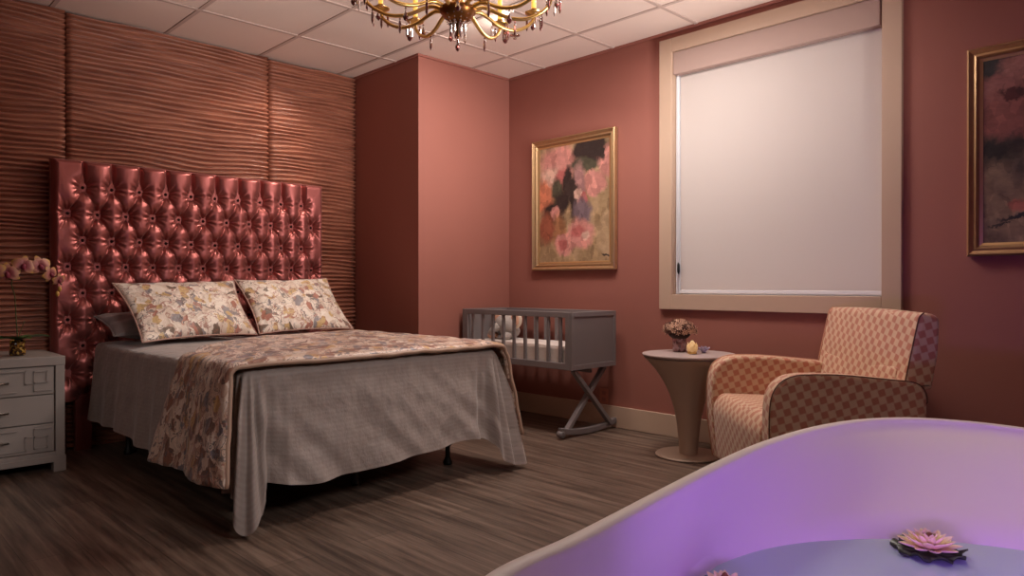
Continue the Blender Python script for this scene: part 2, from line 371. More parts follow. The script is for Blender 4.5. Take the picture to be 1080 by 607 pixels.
def catmull(P, n=8, closed=False):
    P = [Vector(p) for p in P]; out = []; N = len(P)
    rng = range(N) if closed else range(N-1)
    for i in rng:
        p0 = P[(i-1) % N] if closed or i > 0 else P[0]*2-P[1]
        p1 = P[i]; p2 = P[(i+1) % N]
        p3 = P[(i+2) % N] if closed or i+2 < N else P[-1]*2-P[-2]
        for k in range(n):
            t = k/n
            out.append(.5*((2*p1)+(-p0+p2)*t+(2*p0-5*p1+4*p2-p3)*t*t+(-p0+3*p1-3*p2+p3)*t**3))
    if not closed: out.append(P[-1])
    return out
def grid(name, nu, nv, f, mat, parent=None, uvf=None, closed_u=False, smooth=True, solid=0):
    """Quad sheet from f(i, j); uvf gives surface coordinates in metres."""
    vs = [f(i, j) for j in range(nv) for i in range(nu)]
    fs = []; 
    for j in range(nv-1):
        for i in range(nu if closed_u else nu-1):
            i2 = (i+1) % nu
            fs.append((j*nu+i, j*nu+i2, (j+1)*nu+i2, (j+1)*nu+i))
    me = bpy.data.meshes.new(name); me.from_pydata([tuple(v) for v in vs], [], fs)
    if uvf:
        uvl = me.uv_layers.new(name='uv')
        for p in me.polygons:
            for li_, vi in zip(p.loop_indices, p.vertices):
                uvl.data[li_].uv = uvf(vi % nu, vi // nu)
    for p in me.polygons: p.use_smooth = smooth
    o = link(name, me, mat, parent)
    if solid:
        md = o.modifiers.new('thick', 'SOLIDIFY'); md.thickness = solid; md.offset = -1
    return o
def boxuv(o, s=1.0):
    me = o.data; uvl = me.uv_layers.new(name='uv')
    for p in me.polygons:
        n = p.normal; a = max(range(3), key=lambda k: abs(n[k]))
        for li_, vi in zip(p.loop_indices, p.vertices):
            c = me.vertices[vi].co
            uvl.data[li_].uv = ((c[1], c[2]) if a == 0 else (c[0], c[2]) if a == 1 else (c[0], c[1]))
def prism(bm, prof, a0, a1, axis='y'):
    """Extrude a closed (u, z) profile along the other horizontal axis."""
    mk = (lambda p, a: (p[0], a, p[1])) if axis == 'y' else (lambda p, a: (a, p[0], p[1]))
    A = [bm.verts.new(mk(p, a0)) for p in prof]; B = [bm.verts.new(mk(p, a1)) for p in prof]
    n = len(prof)
    for i in range(n): bm.faces.new((A[i], A[(i+1) % n], B[(i+1) % n], B[i]))
    bm.faces.new(A[::-1]); bm.faces.new(B)
def copy_tree(o, parent=None):
    c = o.copy(); COL.objects.link(c)
    if parent is not None: c.parent = parent
    for ch in list(o.children): copy_tree(ch, c)
    return c

# ------------------------------------------------------------------ room shell
XR, YB = 5.7, -4.9
CX, CY = .80, -.84     # chase (boxed-out corner)
def struct(name, bm, mat, **k):
    o = obj(name, bm, mat, **k); o['kind'] = 'structure'; return o
bm = bmesh.new(); box(bm, -.2, XR+.1, YB-.1, .2, -.05, 0); struct('floor', bm, M['floor'])
bm = bmesh.new(); box(bm, -.12, 0, YB, 0, 0, H); struct('wall_left', bm, M['wall'])
bm = bmesh.new(); box(bm, .0, CX, CY, 0.0, 0, H); struct('wall_chase', bm, M['wall'])
wx0, wx1, wz0, wz1 = 2.225, 3.425, .855, 2.33
bm = bmesh.new(); 
for d in ((CX-.9, wx0, 0, .14, 0, H), (wx1, XR, 0, .14, 0, H), (wx0, wx1, 0, .14, 0, wz0), (wx0, wx1, 0, .14, wz1, H)): box(bm, *d)
struct('wall_back', bm, M['wall'])
bm = bmesh.new(); box(bm, XR, XR+.1, YB, .14, 0, H); struct('wall_right', bm, M['wall'])
bm = bmesh.new(); box(bm, -.12, XR+.1, YB-.1, YB, 0, H); struct('wall_front', bm, M['wall'])
# ceiling: lay-in tiles with a T-bar grid
bm = bmesh.new(); box(bm, -.12, XR+.1, YB-.1, .14, H+.012, H+.1)
ceil = struct('ceiling', bm, M['ceil'])
bm = bmesh.new()
xs = [.56+.61*k for k in range(0, 9)]; ys = [-.373-.6016*k for k in range(0, 8)]
for x in xs: box(bm, x-.011, x+.011, YB, 0, H-.002, H+.012)
for y in ys: box(bm, 0, XR, y-.011, y+.011, H-.001, H+.012)
g = obj('ceiling_grid', bm, M['grid'], ceil)
bm = bmesh.new()
ex = [0]+xs+[XR]; ey = [0]+ys+[YB]
for a, b in zip(ex, ex[1:]):
    for c, d in zip(ey, ey[1:]): box(bm, a+.013, b-.013, d+.013, c-.013, H+.003, H+.012)
obj('ceiling_tiles', bm, M['ceil'], ceil)
bm = bmesh.new()
for d in ((CX, XR, -.012, 0), (CX, CX+.012, CY, 0), (0, CX+.012, CY-.012, CY)): box(bm, d[0], d[1], d[2], d[3], H-.012, H+.003)
struct('trim_1', bm, M['wall'])
# baseboards
def baseboard(name, dims):
    bm = bmesh.new(); box(bm, *dims); struct(name, bm, M['base'], bevel=.004)
baseboard('baseboard_back', (CX, XR, -.016, 0, 0, .135))
baseboard('baseboard_chase', (CX, CX+.016, CY, -.016, 0, .135))
baseboard('baseboard_left', (0, CX, CY-.016, CY, 0, .135))
# carved wave panels on the bed wall
seams = [YB+.02, -3.90, -2.712, -1.52, CY-.004]
for k, (a, b) in enumerate(zip(seams, seams[1:])):
    ny, nz = int((b-a)/.030)+1, 880
    pitch = .0285
    tb = {}
    def f(i, j, a=a, b=b, k=k, ny=ny, nz=nz):
        y = a+.003+(b-a-.006)*(0 if i == 0 else 1 if i == ny-1 else (.001+.998*(i-1)/(ny-3))); z = .0+(H-.004)*j/(nz-1)
        ph = z/pitch+1.1*noise.noise(Vector((y*1.3+k*7.3, z*1.5, k*3)))+.75*noise.noise(Vector((y*2.6+k*7.3, z*9, 2)))
        s = .5+.5*sin(2*pi*ph)
        amp = 1+.5*noise.noise(Vector((y*3, z*14, 9+k)))
        d = .026*amp*s**.7
        if i in (0, ny-1): d = 0
        return (.016+d if i not in (0, ny-1) else .004, y, z)
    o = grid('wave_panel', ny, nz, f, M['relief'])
    tag(o, ['carved wave wall panel hidden past the nightstand', 'carved wave wall panel behind the nightstand and orchid', 'widest-seen carved wave wall panel, behind most of the tufted headboard', 'narrow-looking carved wave wall panel between headboard and boxed corner'][k], 'wall panel', 'carved wave panels on the bed wall')

# ------------------------------------------------------------------ window
fx0, fx1, fz0, fz1 = 2.144, 3.508, .772, 2.404
win = empty('window_1', ((fx0+fx1)/2, 0, fz0)); win['kind'] = 'structure'
def wl(name, bm, mat, **k):
    o = obj(name, bm, mat, None, **k); o.parent = win; o.matrix_parent_inverse = Matrix.Translation(win.location).inverted(); return o
ix0, ix1, iz0, iz1 = 2.232, 3.418, .862, 2.32
bm = bmesh.new()
for d in ((fx0, ix0, -.028, 0, fz0, fz1), (ix1, fx1, -.028, 0, fz0, fz1), (ix0, ix1, -.028, 0, fz0, iz0), (ix0, ix1, -.028, 0, iz1, fz1)): box(bm, *d)
wl('window_frame', bm, M['winframe'], bevel=.003)
bm = bmesh.new()
for d in ((ix0-.008, ix0, 0, .13, iz0-.008, iz1), (ix1, ix1+.008, 0, .13, iz0-.008, iz1), (ix0, ix1, 0, .13, iz0-.008, iz0), (ix0, ix1, 0, .13, iz1, iz1+.008)): box(bm, *d)
wl('window_lining', bm, M['winframe'])
bm = bmesh.new()
for d in ((ix0, ix0+.04, .10, .13, iz0, iz1), (ix1-.012, ix1, .10, .13, iz0, iz1), (ix0, ix1, .10, .13, iz0, iz0+.04), (ix0, ix1, .10, .13, iz1-.04, iz1)): box(bm, *d)
wl('window_sash', bm, M['white'])
bm = bmesh.new(); box(bm, ix0+.02, ix1-.006, .113, .118, iz0, iz1); wl('window_pane', bm, M['glass'])
# roller blind
rb = empty('roller_blind', ((ix0+ix1)/2, .03, iz0))
tag(rb, 'drawn off-white roller blind with a mauve cassette filling the window', 'blind')
def bl(name, bm, mat, **k):
    o = obj(name, bm, mat, None, **k); o.parent = rb; o.matrix_parent_inverse = Matrix.Translation(rb.location).inverted(); return o
bm = bmesh.new(); box(bm, ix0+.026, ix1-.012, .03, .0315, iz0+.022, 2.25); bl('blind_fabric', bm, M['blind'])
bm = bmesh.new(); box(bm, ix0+.026, ix1-.012, .024, .037, iz0+.006, iz0+.026); bl('hem_bar', bm, M['white'], bevel=.003)
bm = bmesh.new(); box(bm, ix0+.002, ix1-.012, -.014, .06, 2.184, 2.319); bl('cassette', bm, M['cassette'], bevel=.004)
bm = bmesh.new(); box(bm, ix0+.004, ix0+.012, .018, .04, iz0+.004, 2.184); box(bm, ix0+.0135, ix0+.022, .03, .04, iz0+.004, 2.184); bl('side_channel', bm, M['white'])
bm = bmesh.new(); tube(bm, [(ix0+.024, .012, 2.19), (ix0+.024, .012, 1.0)], .0018, 6); bl('chain', bm, M['white'])
bm = bmesh.new(); lathe(bm, [(.003, .985), (.008, 1.0), (.008, 1.04), (.003, 1.055)], 12, (ix0+.024, .012)); bl('chain_weight', bm, M['black'], smooth=True)

# ------------------------------------------------------------------ headboard
hb = empty('tufted_headboard', (.090, -1.985, 0))
tag(hb, 'tall rose-red satin headboard with diamond button tufting behind the bed', 'headboard')
HY0, HY1, HZ1 = -2.80, -1.17, 1.612
BX0, DY, BZ, DZ = -1.9835, .1475, 1.462, .147
buttons = []
for r in range(0, 9):
    z = BZ-DZ*r
    n = 10 if r % 2 == 0 else 11
    for k in range(n): buttons.append((BX0+(k-(n-1)/2)*DY, z))
import bisect
def hb_h(y, z):
    s = (y-BX0)/DY+.5; t = (BZ-z)/DZ     # buttons where s integer on even rows
    a = (s+t/1.0)/1.0; 
    # diamond coordinates: rows offset half a column
    p = (y-BX0)/DY+.5+(BZ-z)/DZ*.5; q = (y-BX0)/DY+.5-(BZ-z)/DZ*.5
    md = 1e9; mb = None
    for (by, bz) in buttons:
        if abs(by-y) < .1 and abs(bz-z) < .1:
            d = sqrt((by-y)**2+(bz-z)**2)
            if d < md: md = d; mb = (by, bz)
    near = exp(-(md/.05)**2)
    if z > BZ:
        ds = abs(s-round(s))*DY
        inside = -2.641-.02 < y < -1.30
        fold = exp(-(ds/.010)**2)*.020+exp(-(ds/.035)**2)*.012 if inside else 0
        puff = .052-fold*1.45
    else:
        dp = abs(p-round(p))*DY*.75; dq = abs(q-round(q))*DY*.75
        dd = min(dp, dq)
        lim = 1 if (HY0+.07 < y < HY1-.07) else max(0, 1-abs((HY0+.07-y) if y < HY0+.07 else (y-HY1+.07))/.05)
        fold = (exp(-(dd/.005)**2)*.008+exp(-(dd/.020)**2)*.008)*lim*(.55+.6*near)
        puff = .052-fold*1.45
    if mb:
        ang = math.atan2(z-mb[1], y-mb[0])
        puff -= .030*exp(-(md/.019)**2)+.030*exp(-(md/.045)**2)
        rs = noise.noise(Vector((mb[0]*9, mb[1]*9, 4)))
        wr = sin(ang*8+rs*9)*.6+sin(ang*13+rs*20)*.5
        puff += .0075*wr*exp(-((md-.036)/.022)**2)
        puff += .006*noise.noise(Vector((mb[0]*7, mb[1]*7, 8)))*exp(-(md/.05)**2)
    e = min((y-HY0), (HY1-y), (HZ1-z)); 
    if e < .03: puff *= sqrt(max(0, 1-(1-max(e, 0)/.03)**2))
    return puff+.003*noise.noise(Vector((y*9, z*9, 1)))
nu, nv = 480, 380; z0 = .28
hbm = grid('upholstery', nu, nv, lambda i, j: (.072+hb_h(HY0+(HY1-HY0)*i/(nu-1), z0+(HZ1-z0)*j/(nv-1))-.062, HY0+(HY1-HY0)*i/(nu-1)+1.985, z0+(HZ1-z0)*j/(nv-1)), M['satin'], hb)
hbm.data.update()
bm = bmesh.new(); box(bm, -.028, .014, HY0+1.985, HY1+1.985, .30, HZ1); box(bm, -.025, .02, -.7, -.62, 0, .3); box(bm, -.025, .02, .62, .7, 0, .3)
obj('back_panel', bm, M['satin'], hb)
bbm = bmesh.new(); lathe(bbm, [(.0001, .008), (.006, .007), (.009, .003), (.0095, 0)], 12, cap=False)
bme = bpy.data.meshes.new('button'); bbm.to_mesh(bme); bbm.free(); bme.materials.append(M['button'])
for p in bme.polygons: p.use_smooth = True
for (by, bz) in buttons:
    if bz < .55: continue
    o = bpy.data.objects.new('button', bme); COL.objects.link(o); o.parent = hb
    o.location = (.012, by+1.985, bz); o.rotation_euler = (0, pi/2, 0)

# ------------------------------------------------------------------ bed
BXH, BXF, BYN, BYF, BZT = .18, 2.035, -2.59, -1.29, .60
bed = empty('bed', (1.1, -1.945, 0))
tag(bed, 'full-size bed on a black metal frame, mostly hidden under its taupe sheet', 'bed')
def bp(name, bm, mat, **k):
    o = obj(name, bm, mat, None, **k); o.parent = bed; o.matrix_parent_inverse = Matrix.Translation(bed.location).inverted(); return o
bm = bmesh.new(); box(bm, BXH, BXF-.02, BYN+.02, BYF-.02, .36, BZT-.012); bp('mattress', bm, M['cribin'], bevel=.04, seg=4)
bm = bmesh.new(); box(bm, BXH, BXF-.03, BYN+.03, BYF-.03, .22, .36); bp('box_spring', bm, M['black'], bevel=.015)
bm = bmesh.new()
for y in (BYN+.06, -1.945, BYF-.06): box(bm, BXH, BXF-.06, y-.018, y+.018, .18, .22)
for x in (.3, 1.1, 1.80): box(bm, x-.018, x+.018, BYN+.06, BYF-.06, .18, .22)
bp('bed_frame', bm, M['black'])
for x in (.4, 1.79):
    for y in (-2.50, -1.945, -1.40):
        bm = bmesh.new(); lathe(bm, [(.022, 0), (.024, .012), (.013, .04), (.012, .09), (.02, .10), (.02, .2)], 16, (x, y)); bp('leg', bm, M['black'], smooth=True)

# sheet with hanging skirt, folds and long corner drapes
path = []   # (x, y, nx, ny, cornerweight)
rc = .05
def addseg(a, b, n, nrm):
    for k in range(n): t = k/n; path.append((a[0]+(b[0]-a[0])*t, a[1]+(b[1]-a[1])*t, nrm[0], nrm[1]))
def addarc(c, a0, a1, n):
    for k in range(n): 
        a = a0+(a1-a0)*k/n; path.append((c[0]+rc*cos(a), c[1]+rc*sin(a), cos(a), sin(a)))
addseg((BXH, BYN), (BXF-rc, BYN), 150, (0, -1)); iC1 = len(path)
addarc((BXF-rc, BYN+rc), -pi/2, 0, 40); iE1 = len(path)
addseg((BXF, BYN+rc), (BXF, BYF-rc), 130, (1, 0)); iC2 = len(path)
addarc((BXF-rc, BYF-rc), 0, pi/2, 40); iE2 = len(path)
addseg((BXF-rc, BYF), (BXH, BYF), 90, (0, 1)); path.append((BXH, BYF, 0, 1))
S = [0]
for a, b in zip(path, path[1:]): S.append(S[-1]+sqrt((a[0]-b[0])**2+(a[1]-b[1])**2))
sc1 = (S[iC1]+S[iE1])/2; sc2 = (S[iC2]+S[iE2])/2
NP = len(path); ND, NT = 46, 16
def sheet_pt(i, j):
    x, y, nx, ny = path[i]; s = S[i]
    if j < NT:   # top, from spine to edge
        k = j/(NT-1)
        qx, qy = min(max(x, .3), 1.5), -1.945
        X = qx+(x-qx)*k; Y = qy+(y-qy)*k
        e = min(X-BXH+.3, BXF-X, Y-BYN, BYF-Y)
        z = BZT-.010*exp(-e/.03)+.004*noise.noise(Vector((X*4, Y*4, 0)))+.002*noise.noise(Vector((X*12, Y*9, 5)))
        if i < 60 or i > NP-30: pass
        return (X, Y, z)
    t = (j-NT+1)/ND
    c1 = exp(-((s-sc1-.020)/.026)**2); c2 = exp(-((s-sc2)/.045)**2)
    if iE2 <= i or i < iC1: base = .43 if i < iC1 else .42
    else: base = .455
    # foot hem dips a little at each end; side hem is a little uneven
    drop = base+.012*sin(s*7)+.006*sin(s*23)
    if i < iC1: drop = .405+.03*min(1, s/1.2)+.010*sin(s*9)
    if iE1 <= i < iC2:
        off_d = .012*sin((s-S[iE1])*16+t*4)*exp(-((s-S[iE1]-.25)/.3)**2)
    if iE1 <= i < iC2: drop = .435+.02*sin((s-S[iE1])*4.6)+.012*noise.noise(Vector((s*6, 0, 3)))
    drop = drop+(.575-drop+.02*sin(s*150))*c1+(.57-drop)*c2; drop = min(drop, .588)
    ar = .02
    dz = drop*t
    # outward offset: rounded edge, slight flare, vertical folds growing downwards
    off = .012*min(1, dz/.02)+.035*t
    fold = 0
    if i < iC1: fold = .020*noise.noise(Vector((s*7, 0, 0)))+.010*sin(s*26+3*noise.noise(Vector((s*2, 1, 0))))
    elif iE1 <= i < iC2: fold = .016*noise.noise(Vector((s*4+t*1.2, 2, t*1.2)))+.016*noise.noise(Vector((s*10-t*4, 2, t*1.5)))
    else: fold = .012*sin(s*20)
    off += fold*t**.8+(off_d*t if iE1 <= i < iC2 else 0)
    tl = t**.9
    off += (.085*c1+.10*c2)*tl
    # pleats beside the corner drapes
    for sc in (sc1, sc2):
        u = (s-sc)
        off += (.020*sin(u*290+.6)*exp(-(u/.045)**2)+.016*sin(u*120+.6)*exp(-(u/.11)**2))*min(1, t*3)
        off -= .045*exp(-((abs(u)-.10)/.03)**2)*tl*(1 if (u > 0) == (sc == sc1) else .5)
    X = x+nx*off; Y = y+ny*off
    z = BZT-.010-dz
    z = max(z, .006)
    X += .003*noise.noise(Vector((s*9, t*5, 7)))
    return (X, Y, z)
def sheet_uv(i, j): return (S[i], (-(NT-j)*.04 if j < NT else (j-NT)*.0098))
sh = grid('bed_sheet', NP, NT+ND, sheet_pt, M['sheet'], None, sheet_uv)
sh.location.z = .004
tag(sh, 'taupe grey satin-stripe sheet draped over the bed down to the floor at its corners', 'sheet')

# quilted floral runner folded across the foot of the bed
RX0, RX1 = 1.30, 2.065
prof = []     # (y, z) running from near hem, over the top, to far hem
for k in range(22):
    t = k/22; prof.append((BYN-.12+.065*t, .195+(.585-.195)*t))
for k in range(8):
    a = pi-(pi/2)*k/8; prof.append((BYN-.015+.04*cos(a)+.0, .585+.035*sin(a)))
for k in range(44): t = k/44; prof.append((BYN-.015+(BYF-BYN+.03)*t, .620))
for k in range(8):
    a = pi/2-(pi/2)*k/8; prof.append((BYF+.005+.03*cos(a), .585+.035*sin(a)))
for k in range(20):
    t = k/19; prof.append((BYF+.035+.06*t, .585-(.585-.17)*t))
L = [0]
for a, b in zip(prof, prof[1:]): L.append(L[-1]+sqrt((a[0]-b[0])**2+(a[1]-b[1])**2))
nx_ = 40
def run_pt(i, j):
    y, z = prof[i]; u = j/(nx_-1)
    hang = max(0, (.585-z)/.39) if i < 30 else 0
    hangf = max(0, (.585-z)/.41) if i > 60 else 0
    yy = min(max((y-BYN)/(BYF-BYN), 0), 1)
    r0 = 1.56-.86*(1-exp(-yy/.28))/(1-exp(-1/.28))
    x = r0-hang*.10+(RX1-r0+hang*.19)*u+hangf*.05
    q = .5+.5*cos(2*pi*u*6.5); qq = .5+.5*cos(2*pi*L[i]/.12)
    puff = .010*(1-.5*(q**6))+.006*noise.noise(Vector((u*9, L[i]*12, 0)))
    edge = min(u, 1-u); puff -= .012*exp(-edge/.03)
    yo = 0; zo = 0
    if z < .58 and i < 30: yo = -puff-.018*hang*sin(u*9+1)
    elif z < .58: yo = puff+.012*sin(u*8)
    else: zo = puff+.004*noise.noise(Vector((x*6, y*6, 1)))
    return (x, y+yo, z+zo-(.0 if not hang else .035*hang*(u-.3)*-.3))
rn = grid('bed_runner', len(prof), nx_, run_pt, M['floralrunner'], None, lambda i, j: (L[i], j/(nx_-1)*.75*(1+.5*min(1, max(0, (L[i]-.4)))) ))
md = rn.modifiers.new('thick', 'SOLIDIFY'); md.thickness = .022; md.offset = 0; md.use_even_offset = False
tag(rn, 'quilted floral bed runner folded across the foot of the bed, hanging at both sides', 'bed runner')
# rolled edge cord of the runner
for nm, u, rr in (('edge_roll', RX1, .009),):
    bm = bmesh.new()
    pts = [Vector(run_pt(i, nx_-1))+Vector((.002, 0, .0)) for i in range(len(prof))]
    tube(bm, pts, rr, 8)
    o = obj(nm, bm, simple('runner_backing', srgb(170, 138, 118), .5), rn, smooth=True)

# ------------------------------------------------------------------ pillows
def pillow(name, corners, thick, mat, label, cat='pillow', group=None, uvs=(.72, .46), uvo=(0, 0), flange=0):
    """corners: bottom-left, bottom-right, top-right, top-left; local origin at their mean."""
    C = [Vector(c) for c in corners]; ctr = sum(C, Vector())/4
    nrm = (C[1]-C[0]).cross(C[3]-C[0]).normalized()
    root = empty(name, ctr); tag(root, label, cat, group)
    n = 44; vs = []; faces = []; idx = {}
    seed = random.random()*50
    for side in (1, -1):
        for j in range(n+1):
            for i in range(n+1):
                u = i/n; v = j/n
                if side == -1 and (i in (0, n) or j in (0, n)): idx[(side, i, j)] = idx[(1, i, j)]; continue
                # pinched edges
                pu = u+(.5-u)*.07*(4*v*(1-v)); pv = v+(.5-v)*.09*(4*u*(1-u))
                p = C[0]*(1-pu)*(1-pv)+C[1]*pu*(1-pv)+C[2]*pu*pv+C[3]*(1-pu)*pv
                b = (max(0, 1-abs(2*u-1)**2.6)*max(0, 1-abs(2*v-1)**2.6))**.55
                wv = .010*noise.noise(Vector((u*4+seed, v*4, side)))+.005*noise.noise(Vector((u*11+seed, v*9, side)))
                ed = min(u, 1-u, v, 1-v)
                cr = .006*sin(20*(u+v))*exp(-ed/.08)
                d = thick/2*b*side+(wv+cr)*min(1, ed*12)*side
                idx[(side, i, j)] = len(vs); vs.append(p+nrm*d-ctr)
    for side in (1, -1):
        for j in range(n):
            for i in range(n):
                q = [idx[(side, i, j)], idx[(side, i+1, j)], idx[(side, i+1, j+1)], idx[(side, i, j+1)]]
                faces.append(q if side == 1 else q[::-1])
    me = bpy.data.meshes.new('cushion_body'); me.from_pydata([tuple(v) for v in vs], [], faces)
    uvl = me.uv_layers.new(name='uv')
    inv = {}
    for (s_, i, j), k in idx.items(): inv.setdefault(k, (i, j))
    for p in me.polygons:
        for l_, vi in zip(p.loop_indices, p.vertices):
            i, j = inv[vi]; uvl.data[l_].uv = (i/n*uvs[0]+uvo[0], j/n*uvs[1]+uvo[1])
        p.use_smooth = True
    link('cushion_body', me, mat, root)
    # corded edge
    loop = [vs[idx[(1, i, 0)]] for i in range(n)]+[vs[idx[(1, n, j)]] for j in range(n)]+[vs[idx[(1, i, n)]] for i in range(n, 0, -1)]+[vs[idx[(1, 0, j)]] for j in range(n, 0, -1)]
    bm = bmesh.new(); tube(bm, loop+[loop[0]], .004, 6); obj('edge_cord', bm, mat, root, smooth=True)
    return root
pillow('pillow', [(.76, -2.54, .628), (.62, -1.875, .632), (.29, -1.87, .945), (.31, -2.555, .928)], .13, M['floralpillow'],
       'floral sham pillow in front of the plain grey pillow, nearer the nightstand', group='floral pillows at the headboard', uvo=(1.3, .7))
pillow('pillow', [(.61, -1.855, .632), (.60, -1.215, .635), (.27, -1.22, .965), (.29, -1.865, .950)], .13, M['floralpillow'],
       'floral sham pillow on the far half of the bed, away from the nightstand', group='floral pillows at the headboard', uvo=(4.1, 2.2))
pillow('pillow', [(.50, -2.60, .650), (.46, -1.95, .650), (.21, -1.95, .745), (.21, -2.62, .745)], .13, M['greypillow'],
       'plain dark grey satin pillow peeking out behind the floral ones')

# ------------------------------------------------------------------ nightstand
NX, NY1, NY0, NZ = .555, -2.835, -3.475, .568
ns = empty('nightstand', (.30, (NY0+NY1)/2, 0)); tag(ns, 'taupe grey nightstand with fretwork drawers and chrome bar pulls beside the bed', 'nightstand')
yc = (NY0+NY1)/2
def npart(name, bm, mat, parent=None, **k):
    o = obj(name, bm, mat, None, **k); o.parent = parent or ns
    o.matrix_parent_inverse = Matrix.Translation(ns.location).inverted() if parent is None else Matrix.Identity(4)
    return o
bm = bmesh.new()
box(bm, .05, NX-.02, NY0+.004, NY1-.004, .075, NZ-.03)
for y0, y1 in ((NY0, NY0+.04), (NY1-.04, NY1)): box(bm, NX-.022, NX, y0, y1, .075, NZ-.03)
box(bm, NX-.022, NX, NY0+.04, NY1-.04, .075, .10)
npart('cabinet', bm, M['grey'], bevel=.002)
bm = bmesh.new(); box(bm, .045, NX+.002, NY0-.002, NY1+.002, NZ-.045, NZ); npart('top', bm, M['grey'], bevel=.004)
bm = bmesh.new(); box(bm, .05, NX+.006, NY0-.004, NY1+.004, .048, .078)
for x0, x1 in ((.05, .12), (NX-.05, NX+.006)):
    for y0, y1 in ((NY0-.004, NY0+.05), (NY1-.05, NY1+.004)): box(bm, x0, x1, y0, y1, 0, .05)
npart('plinth', bm, M['grey'], bevel=.002)
dz = (.523-.10)/3
for k in range(3):
    za, zb = .10+dz*k+.003, .10+dz*(k+1)-.003
    bm = bmesh.new(); box(bm, NX-.06, NX-.006, NY0+.045, NY1-.045, za, zb)
    dr = npart('drawer', bm, M['grey'], bevel=.002)
    zc = (za+zb)/2
    if k != 1:
        up = 1 if k == 2 else -1
        bm = bmesh.new(); X = NX-.005
        def seg(y0, z0_, y1, z1_): bar(bm, (X, y0, z0_), (X, y1, z1_), .005, .008, (1, 0, 0)) if False else box(bm, X-.004, X+.004, min(y0, y1)-.0025, max(y0, y1)+.0025, min(z0_, z1_)-.0025, max(z0_, z1_)+.0025)
        for sgn in (1, -1):
            Y = lambda d: yc+sgn*d
            e = .268; hi = zc+up*.05; lo = zc-up*.048
            seg(Y(0), hi, Y(.155), hi); seg(Y(.155), hi, Y(.155), zc-up*.012); seg(Y(.155), zc-up*.012, Y(.192), zc-up*.012)
            a, b_ = .185, .24
            seg(Y(.192), lo, Y(.262), lo); seg(Y(.192), lo, Y(.192), zc+up*.045)
            seg(Y(.192), zc+up*.045, Y(.245), zc+up*.045); seg(Y(.245), zc+up*.045, Y(.245), zc-up*.012+up*.004); seg(Y(.245), zc-up*.008, Y(.192), zc-up*.008)
            seg(Y(0), lo, Y(.12), lo)
        npart('fretwork', bm, M['grey'], dr)
    bm = bmesh.new(); tube(bm, [(NX+.022, yc-.085, zc), (NX+.022, yc+.085, zc)], .006, 12)
    for y in (yc-.06, yc+.06): tube(bm, [(NX-.006, y, zc), (NX+.022, y, zc)], .005, 8)
    npart('handle', bm, M['chrome'], dr, smooth=True)

# ------------------------------------------------------------------ orchid in vase
OX, OY = .40, -3.005
va = empty('potted_orchid', (OX, OY, NZ)); tag(va, 'arching pink and yellow orchid in an amber glass vase on the nightstand', 'orchid')
bm = bmesh.new(); lathe(bm, [(.026, .001), (.034, .006), (.035, .02), (.031, .05), (.034, .078), (.031, .078), (.027, .05), (.029, .02), (.02, .012)], 28); obj('vase', bm, M['goldvase'], va, smooth=True)
stem = catmull([(0, 0, .03), (-.0, .0, .10), (-.005, -.005, .20), (0, -.01, .29), (.01, -.025, .37), (.0, .01, .435), (0, .06, .45), (0, .12, .435), (0, .165, .395), (0, .19, .35)], 6)
bm = bmesh.new(); tube(bm, stem, .0028, 8)
tube(bm, catmull([(0, 0, .05), (.004, .012, .12), (.0, .03, .17)], 4), .002, 6)
obj('stem', bm, M['stemgreen'], va, smooth=True)
def leafmesh(bm, base, dirv, length, width, droop, n=10):
    base = Vector(base); d = Vector(dirv).normalized(); s = d.cross(Vector((0, 0, 1))).normalized()
    rows = []
    for k in range(n+1):
        t = k/n; c = base+d*length*t+Vector((0, 0, 1))*(.35*length*t-droop*length*t*t)
        w = width*sin(pi*min(1, .08+t*.92))**.7/2*(1 if t < .98 else .3)
        rows.append([bm.verts.new(c-s*w+Vector((0, 0, w*.35))), bm.verts.new(c), bm.verts.new(c+s*w+Vector((0, 0, w*.35)))])
    for a, b in zip(rows, rows[1:]):
        for q in (0, 1): bm.faces.new((a[q], a[q+1], b[q+1], b[q]))
for dv, ln in (((.3, 1, 0), .125), ((.2, -1, 0), .13), ((1, .3, 0), .10), ((-.3, .8, 0), .1), ((.6, -.7, 0), .11)):
    bm = bmesh.new(); leafmesh(bm, (0, 0, .075), dv, ln*1.15, .062, .25); o = obj('leaf', bm, M['leaf'], va, smooth=True)
